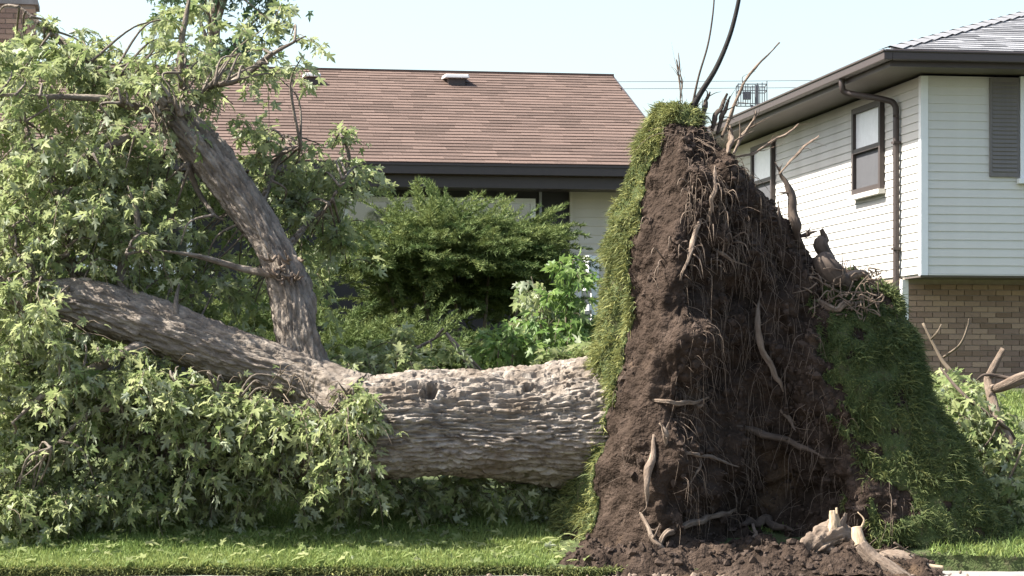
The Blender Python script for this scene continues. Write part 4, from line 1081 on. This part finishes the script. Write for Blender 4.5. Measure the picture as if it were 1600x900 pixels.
def juniper(label, spec, rng, stems):
    c0 = stems[0][0]
    t = thing('juniper_bush', label, 'bush', tuple(c0))
    off = np.array(c0)
    VV, FF, AA, nv = [], [], [], 0
    for (px, py, Y, rx, ry, rY, n, up) in spec:
        c = P(px, py, Y); s = np.array([rx * Y / FPX, rY, ry * Y / FPX])
        q = rng.normal(0, 1, (n, 3)); q /= np.linalg.norm(q, axis=1)[:, None]
        q[:, 2] = np.where(q[:, 2] < -.55, -q[:, 2] * .6, q[:, 2])
        q *= rng.uniform(.5, 1, n)[:, None]
        pos = c + q * s
        d = q * np.array([1.0, .8, .28]) + np.array([.12, -.10, up]) + rng.normal(0, .16, (n, 3))
        X, Yv, Z = basis_from(d, rng, .35)
        size = rng.uniform(.24, .56, n); var = np.clip(rng.beta(2, 2, n), 0, 1)
        ti = rng.integers(0, 4, n)
        for k in range(4):
            m = ti == k
            if not m.any(): continue
            V, F, va = bake(PT_[k][0], PT_[k][1], pos[m], X[m], Yv[m], Z[m], size[m], var[m])
            va = np.clip(va + rng.normal(0, .12, len(va)), 0, 1)
            VV.append(V - off); FF.append(F + nv); AA.append(va); nv += len(V)
    o = link('foliage', fast_mesh('foliage', np.vstack(VV), np.vstack(FF), {'var': np.concatenate(AA)}), M['juniper'], t); tag(o, kind='stuff')
    for st in stems:
        tube('stem', [np.array(p) - off for p in st], np.linspace(.05, .012, len(st)), M['twig'], t, sides=8, per=5, lump=.006)
    return t
def gz(px, Y): x = (px - 800) / FPX * Y; return np.array([x, Y, float(ground_z(np.array([x]), np.array([Y]))[0])])
g = gz(720, 25.0)
juniper('large spreading juniper with feathery tips below the dark eave',
        [(705, 412, 25.0, 150, 44, .75, 420, .05), (730, 460, 25.3, 120, 40, .5, 110, .0), (710, 470, 25.5, 150, 50, .3, 240, .0), (800, 480, 25.4, 60, 45, .3, 80, .0), (610, 405, 24.9, 80, 40, .6, 150, .05), (770, 392, 25.0, 80, 30, .6, 130, .05), (690, 368, 25.0, 70, 28, .5, 110, .2), (815, 366, 25.0, 45, 12, .3, 30, .08), (825, 398, 25.0, 40, 10, .3, 24, .0), (545, 430, 25.0, 60, 40, .5, 60, .05)], RNG,
        [[g + (k * .1 - .2, 0, -.05), g + (k * .22 - .45, -.05, .5), P(600 + 55 * k, 430 - 15 * (k % 2), 25.0)] for k in range(5)])
g = gz(600, 23.6)
juniper('low juniper mound between the leaning limb and the log', 
        [(590, 585, 23.6, 120, 36, .6, 230, .1), (690, 575, 23.6, 90, 32, .5, 130, .1), (520, 545, 23.8, 70, 36, .5, 110, .1), (650, 545, 23.7, 60, 14, .4, 50, .1), (780, 590, 23.7, 60, 28, .4, 70, .1)], RNG,
        [[g + (k * .1 - .2, 0, -.05), g + (k * .25 - .5, -.05, .2), P(520 + 70 * k, 560, 23.6)] for k in range(4)])
g = gz(400, 24.2)
juniper('yellowish juniper half hidden behind the leaning limb', 
        [(400, 530, 24.2, 100, 50, .6, 200, .1), (320, 535, 24.2, 80, 40, .5, 120, .1), (250, 540, 24.2, 60, 40, .5, 60, .2)], RNG,
        [[g + (k * .1 - .2, 0, -.05), g + (k * .25 - .5, -.05, .2), P(330 + 60 * k, 520, 24.2)] for k in range(3)])

# ------------------------------------------------------------------ young leafy growth behind the log and loose branches
def leafy(name, label, cat, stems, blobs_, mat, rng, leaf=.10, n_leaf=15, length=.3, hang=.6, single=0, stem_r=.012, group=None, stem_mat='twig'):
    base = np.array(stems[0][0])
    t = thing(name, label, cat, tuple(base), group=group)
    for s in stems: tube('stem', np.array(s) - base, np.linspace(stem_r, stem_r * .3, len(s)), M[stem_mat], t, sides=7, per=6, lump=.002)
    cs, outs = [], []
    for (px, py, Y, rx, ry, rY, n) in blobs_:
        c = P(px, py, Y); q = rng.normal(0, 1, (n, 3)); q /= np.linalg.norm(q, axis=1)[:, None]; q *= rng.uniform(.2, 1, n)[:, None] ** .45
        cs.append(c + q * np.array([rx * Y / FPX, rY, ry * Y / FPX])); outs.append(q * .6 + np.array([0, -.1, .3]))
    paths, pos, dirs = sprays(np.vstack(cs), np.vstack(outs), rng, n_leaf, length, droop=.8, hang=hang)
    k = pos[:, 2] > ground_z(pos[:, 0], np.maximum(pos[:, 1], LAWN_Y)) + .03
    build_foliage(t, pos[k] - base, dirs[k], mat, rng, leaf, single)
    join_tubes('twigs', [p - base for p in paths], .004, .0015, M['twig'], t, 3, 1)
    return t
def stem(px0, Y0, pts): return [gz(px0, Y0)] + [P(*p) for p in pts]
leafy('leafy_sapling', 'tall bright green sapling beside the white porch railing', 'sapling',
      [stem(890, 21.2, [(884, 520, 21.2), (892, 450, 21.2), (895, 408, 21.2)]), stem(895, 21.2, [(905, 530, 21.2), (912, 490, 21.2)])],
      [(893, 430, 21.2, 18, 26, .15, 11), (880, 490, 21.2, 36, 36, .25, 20), (905, 530, 21.2, 36, 30, .25, 16), (870, 535, 21.2, 40, 28, .25, 12), (945, 565, 21.1, 30, 24, .25, 9)], M['leaf_fresh'], RNG, .095, 14, .2, .6)
leafy('leafy_sapling', 'drooping pale wilted sapling in front of the dark juniper hollow', 'sapling',
      [stem(842, 21.5, [(846, 520, 21.5), (838, 460, 21.5), (830, 432, 21.5)])],
      [(830, 470, 21.5, 16, 34, .16, 12), (840, 500, 21.5, 20, 26, .16, 8)], M['leaf'], RNG, .10, 14, .2, .9)
leafy('leafy_sapling', 'low bright green seedling clump resting behind the log', 'sapling',
      [stem(780, 20.6, [(778, 570, 20.6), (785, 525, 20.6)]), stem(790, 20.6, [(800, 560, 20.6), (815, 530, 20.6)])],
      [(785, 555, 20.6, 42, 30, .25, 22), (800, 525, 20.6, 25, 18, .2, 8)], M['leaf_fresh'], RNG, .095, 14, .18, .55)
leafy('leaf_litter_branch', 'pale broken leafy bough draped behind the log', 'branch',
      [stem(880, 20.3, [(850, 575, 20.3), (900, 560, 20.3), (945, 545, 20.3)])],
      [(890, 560, 20.3, 60, 14, .2, 18), (930, 548, 20.3, 25, 14, .2, 8)], M['leaf'], RNG, .10, 14, .16, .55)
# fallen boughs right of the root plate
leafy('fallen_bough', 'dark leafy bough lying in the shade right of the root plate', 'branch',
      [stem(1500, 20.6, [(1500, 690, 20.7), (1470, 640, 20.8), (1455, 600, 20.9)])],
      [(1480, 650, 20.4, 50, 45, .5, 60), (1520, 700, 20.2, 45, 45, .4, 56), (1480, 610, 21.0, 50, 18, .4, 26), (1550, 665, 21.0, 35, 35, .4, 18), (1550, 745, 19.9, 30, 30, .3, 26)], M['leaf'], RNG, .10, 14, .25, .5, stem_r=.02)
leafy('fallen_bough', 'sunlit leafy bough at the end of the shaded turf slope', 'branch',
      [stem(1580, 19.6, [(1575, 760, 19.6), (1590, 720, 19.6), (1600, 690, 19.7)])],
      [(1575, 780, 19.6, 35, 30, .25, 18), (1595, 720, 19.8, 25, 40, .3, 14), (1600, 810, 19.4, 25, 20, .2, 8)], M['leaf'], RNG, .10, 14, .22, .5, stem_r=.02)
def bare(name, label, pieces, mat='root', grp=None):
    base = P(*pieces[0][0][0]); t = thing(name, label, 'branch', tuple(base))
    for i_, (pts, rad) in enumerate(pieces):
        tube('limb' if i_ == 0 else 'twig', Q(pts) - base, [r * p[2] / FPX for r, p in zip(rad, pts)], M[mat], t, sides=12, per=8, bark=.002, freq=50, along=6, lump=.005, seed=i_ + 300)
def on(px, Y):
    z = gz(px, Y)[2]; return (px, HORIZ - (z - CAM_H) / Y * FPX, Y)
bare('bare_branch', 'pale bark bare branch curving up by the brick wall', [([on(1585, 19.9), (1572, 745, 19.9), (1578, 700, 19.9), (1560, 660, 20.0), (1545, 600, 20.2), (1550, 580, 20.2), (1568, 545, 20.2)], [9, 10, 9, 8, 7, 6, 4]),
     ([(1546, 605, 20.2), (1560, 606, 20.1), (1600, 590, 20.0), (1640, 585, 20.0)], [5, 8, 10, 10])])
bare('bare_branch', 'thin dark forked stick leaning before the brick wall', [([on(1502, 22), (1495, 605, 22), (1470, 560, 22.1), (1442, 505, 22.2)], [3, 3, 2.4, 1.4]), ([(1474, 558, 22.1), (1500, 538, 22.0), (1512, 510, 22), (1514, 498, 22)], [2, 2, 1.6, 1]), ([(1455, 530, 22.1), (1464, 520, 22), (1471, 507, 22)], [1.5, 1.3, .8])], 'twig')
bare('bare_branch', 'long thin dark twig arching over the shaded boughs', [([on(1600, 20.2), (1585, 690, 20.0), (1560, 660, 19.9), (1520, 630, 20.0), (1490, 600, 20.2), (1470, 575, 20.4)], [3.4, 3, 2.6, 2.2, 1.8, 1]), ([(1560, 660, 19.9), (1548, 685, 19.8), (1530, 705, 19.8)], [2, 1.6, 1])], 'dark_root')
bare('bare_branch', 'dark stick lying level across the pale branch', [([(1640, 602, 20.0), (1600, 596, 20.05), (1560, 588, 20.1), (1538, 586, 20.1), (1525, 595, 20.1)], [3.5, 3, 2.6, 2, 1]), ([on(1640, 20.0), (1642, 640, 20.0), (1640, 602, 20.0)], [4, 4, 3.5])], 'dark_root')

# ------------------------------------------------------------------ tree behind the houses
def back_tree(label, px, Y, top, rx, rng, nleaf, zs=(4.5, 10)):
    x = (px - 800) / FPX * Y; base = np.array([x, Y, 1.4])
    t = thing('broadleaf_tree', label, 'tree', tuple(base))
    tube('trunk', [(0, 0, -.1), (.05, 0, 2), (-.05, 0, 4.5), (.1, 0, top - 2.2)], [.22, .18, .14, .04], M['bark'], t, sides=12, per=6, bark=.01)
    cl = []
    for k in range(26):
        z = rng.uniform(zs[0], top) - 1.4; f = 1 - abs((z + 1.4 - (zs[0] + top) / 2) / ((top - zs[0]) / 2)) ** 2 * .6
        a = rng.uniform(0, 6.28); r = rx * f * rng.uniform(.3, 1)
        c = np.array([math.cos(a) * r, math.sin(a) * r, z]); cl.append(c)
        tube('limb', [(0, 0, max(1.5, z - 1.2)), c * np.array([.5, .5, 1]) - (0, 0, .4), c], [.05, .03, .01], M['bark'], t, sides=6, per=4)
    cl = np.array(cl)
    pos = cl[rng.integers(0, len(cl), nleaf)] + rng.normal(0, .30, (nleaf, 3)) * np.array([1, 1, .85])
    d = rng.normal(0, 1, (nleaf, 3)); d[:, 2] -= .6
    build_foliage(t, pos, d, M['tree_leaf'], rng, .13, 0, 'crown')
back_tree('grey green tree rising behind the brown roof ridge', 335, 38, 9.8, 1.0, RNG, 5200, (5.0, 9))

# ------------------------------------------------------------------ overhead wires, antenna
pole_x = (-26, 30)
for i_, x in enumerate(pole_x):
    t = thing('utility_pole', ('wooden utility pole behind the brown roof house holding the wires', 'wooden utility pole behind the siding house holding the wires')[i_], 'pole', (x, 62, 1.3), group='poles of the overhead wires')
    tube('shaft', [(0, 0, -.3), (0, 0, 4), (0, 0, 9.2)], [.15, .13, .1], M['twig'], t, sides=12, per=4)
    mb = MB(); mb.box(-.06, .06, -.9, .9, 8.05, 8.17); mb.build('crossarm', M['twig'], t)
for label, py, yy in (('upper thin overhead wire crossing the pale sky', 128, 61.5), ('lower thin overhead wire crossing the pale sky', 139, 62.6)):
    z0 = CAM_H + (HORIZ - py) / FPX * yy
    path = [(x, yy, z0 + .0006 * (x ** 2)) for x in np.linspace(-26, 30, 15)]
    tag(tube('overhead_wire', path, [.008] * 15, M['wire'], None, sides=5, per=3), label, 'wire')
t = thing('rooftop_antenna', 'caged metal antenna on a mast behind the pale siding house', 'antenna', tuple(np.array([(1175 - 800) / FPX * 42, 42, 1.35])))
bz = CAM_H + (HORIZ - 164) / FPX * 42 - 1.35; tz = CAM_H + (HORIZ - 131) / FPX * 42 - 1.35
tube('mast', [(0, 0, -.2), (0, 0, 3), (0, 0, bz)], [.03, .028, .025], M['wire'], t, sides=8, per=4)
for z in (bz, (bz + tz) / 2 + .05, tz - .03):
    m = MB()
    for y in (-.2, .2): m.box(-.27, .25, y - .008, y + .008, z - .008, z + .008)
    for x in (-.27, .25): m.box(x - .008, x + .008, -.19, .19, z - .0075, z + .0075)
    m.build('rail', M['wire'], t)
for k in range(7):
    for y in (-.2, .2):
        x = -.27 + .52 * k / 6; m = MB(); m.box(x - .007, x + .007, y - .0075, y + .0075, bz + .009, tz - .06 + random.uniform(0, .09)); m.build('bar', M['wire'], t)
m = MB(); m.box(-.16, -.02, -.05, .05, bz + .1, bz + .24); m.box(.06, .12, -.04, .04, bz + .009, bz + .36); m.build('receiver_box', M['wire'], t)

# ------------------------------------------------------------------ grass
def lawn_grass(name, x0, x1, y0, y1, n, h, w, rng, parent=None):
    x = rng.uniform(x0, x1, n); y = y0 + (y1 - y0) * rng.uniform(0, 1, n) ** 1.3
    ok = (y > lawn_edge(x) + .0) & ~((x > .30 + .12 * vnoise(np.column_stack([y * 6, x * 6, x * 0]), 5)) & (x < 3.3) & (y < 18.95))
    x, y = x[ok], y[ok]
    z = ground_z(x, y) - .004
    pos = np.column_stack([x, y, z]); nr = np.tile([0, 0, 1.0], (len(x), 1))
    var = np.clip(.45 + .35 * fbm(pos * 1.3, 3, 200) + rng.normal(0, .2, len(x)), 0, 1)
    return tag(grass_blades(name, pos, nr, M['grass'], parent, rng, h, w, .42, .25, var), 'short green grass covering the lawn', 'grass', kind='stuff')
gl = lawn_grass('lawn_grass', -5.2, .9, 17.63, 20.8, 110000, (.03, .075), .0045, RNG)
gr = lawn_grass('lawn_grass', 1.0, 6.0, 17.63, 27.2, 75000, (.04, .09), .006, RNG)
gr['label'] = 'sunny grass between the turf slope and the brick wall'
# ragged fringe hanging over the walk
n = 9000
x = RNG.uniform(-5, 1.0, n); pos = np.column_stack([x, lawn_edge(x) + RNG.uniform(-.005, .03, n), RNG.uniform(.02, .085, n)])
gf = grass_blades('edge_grass', pos, np.tile([0, -.75, .5], (n, 1)), M['turf_grass'], None, RNG, (.03, .07), .0045, .5, .7)
tag(gf, 'ragged grass fringe hanging over the concrete walk', 'grass')
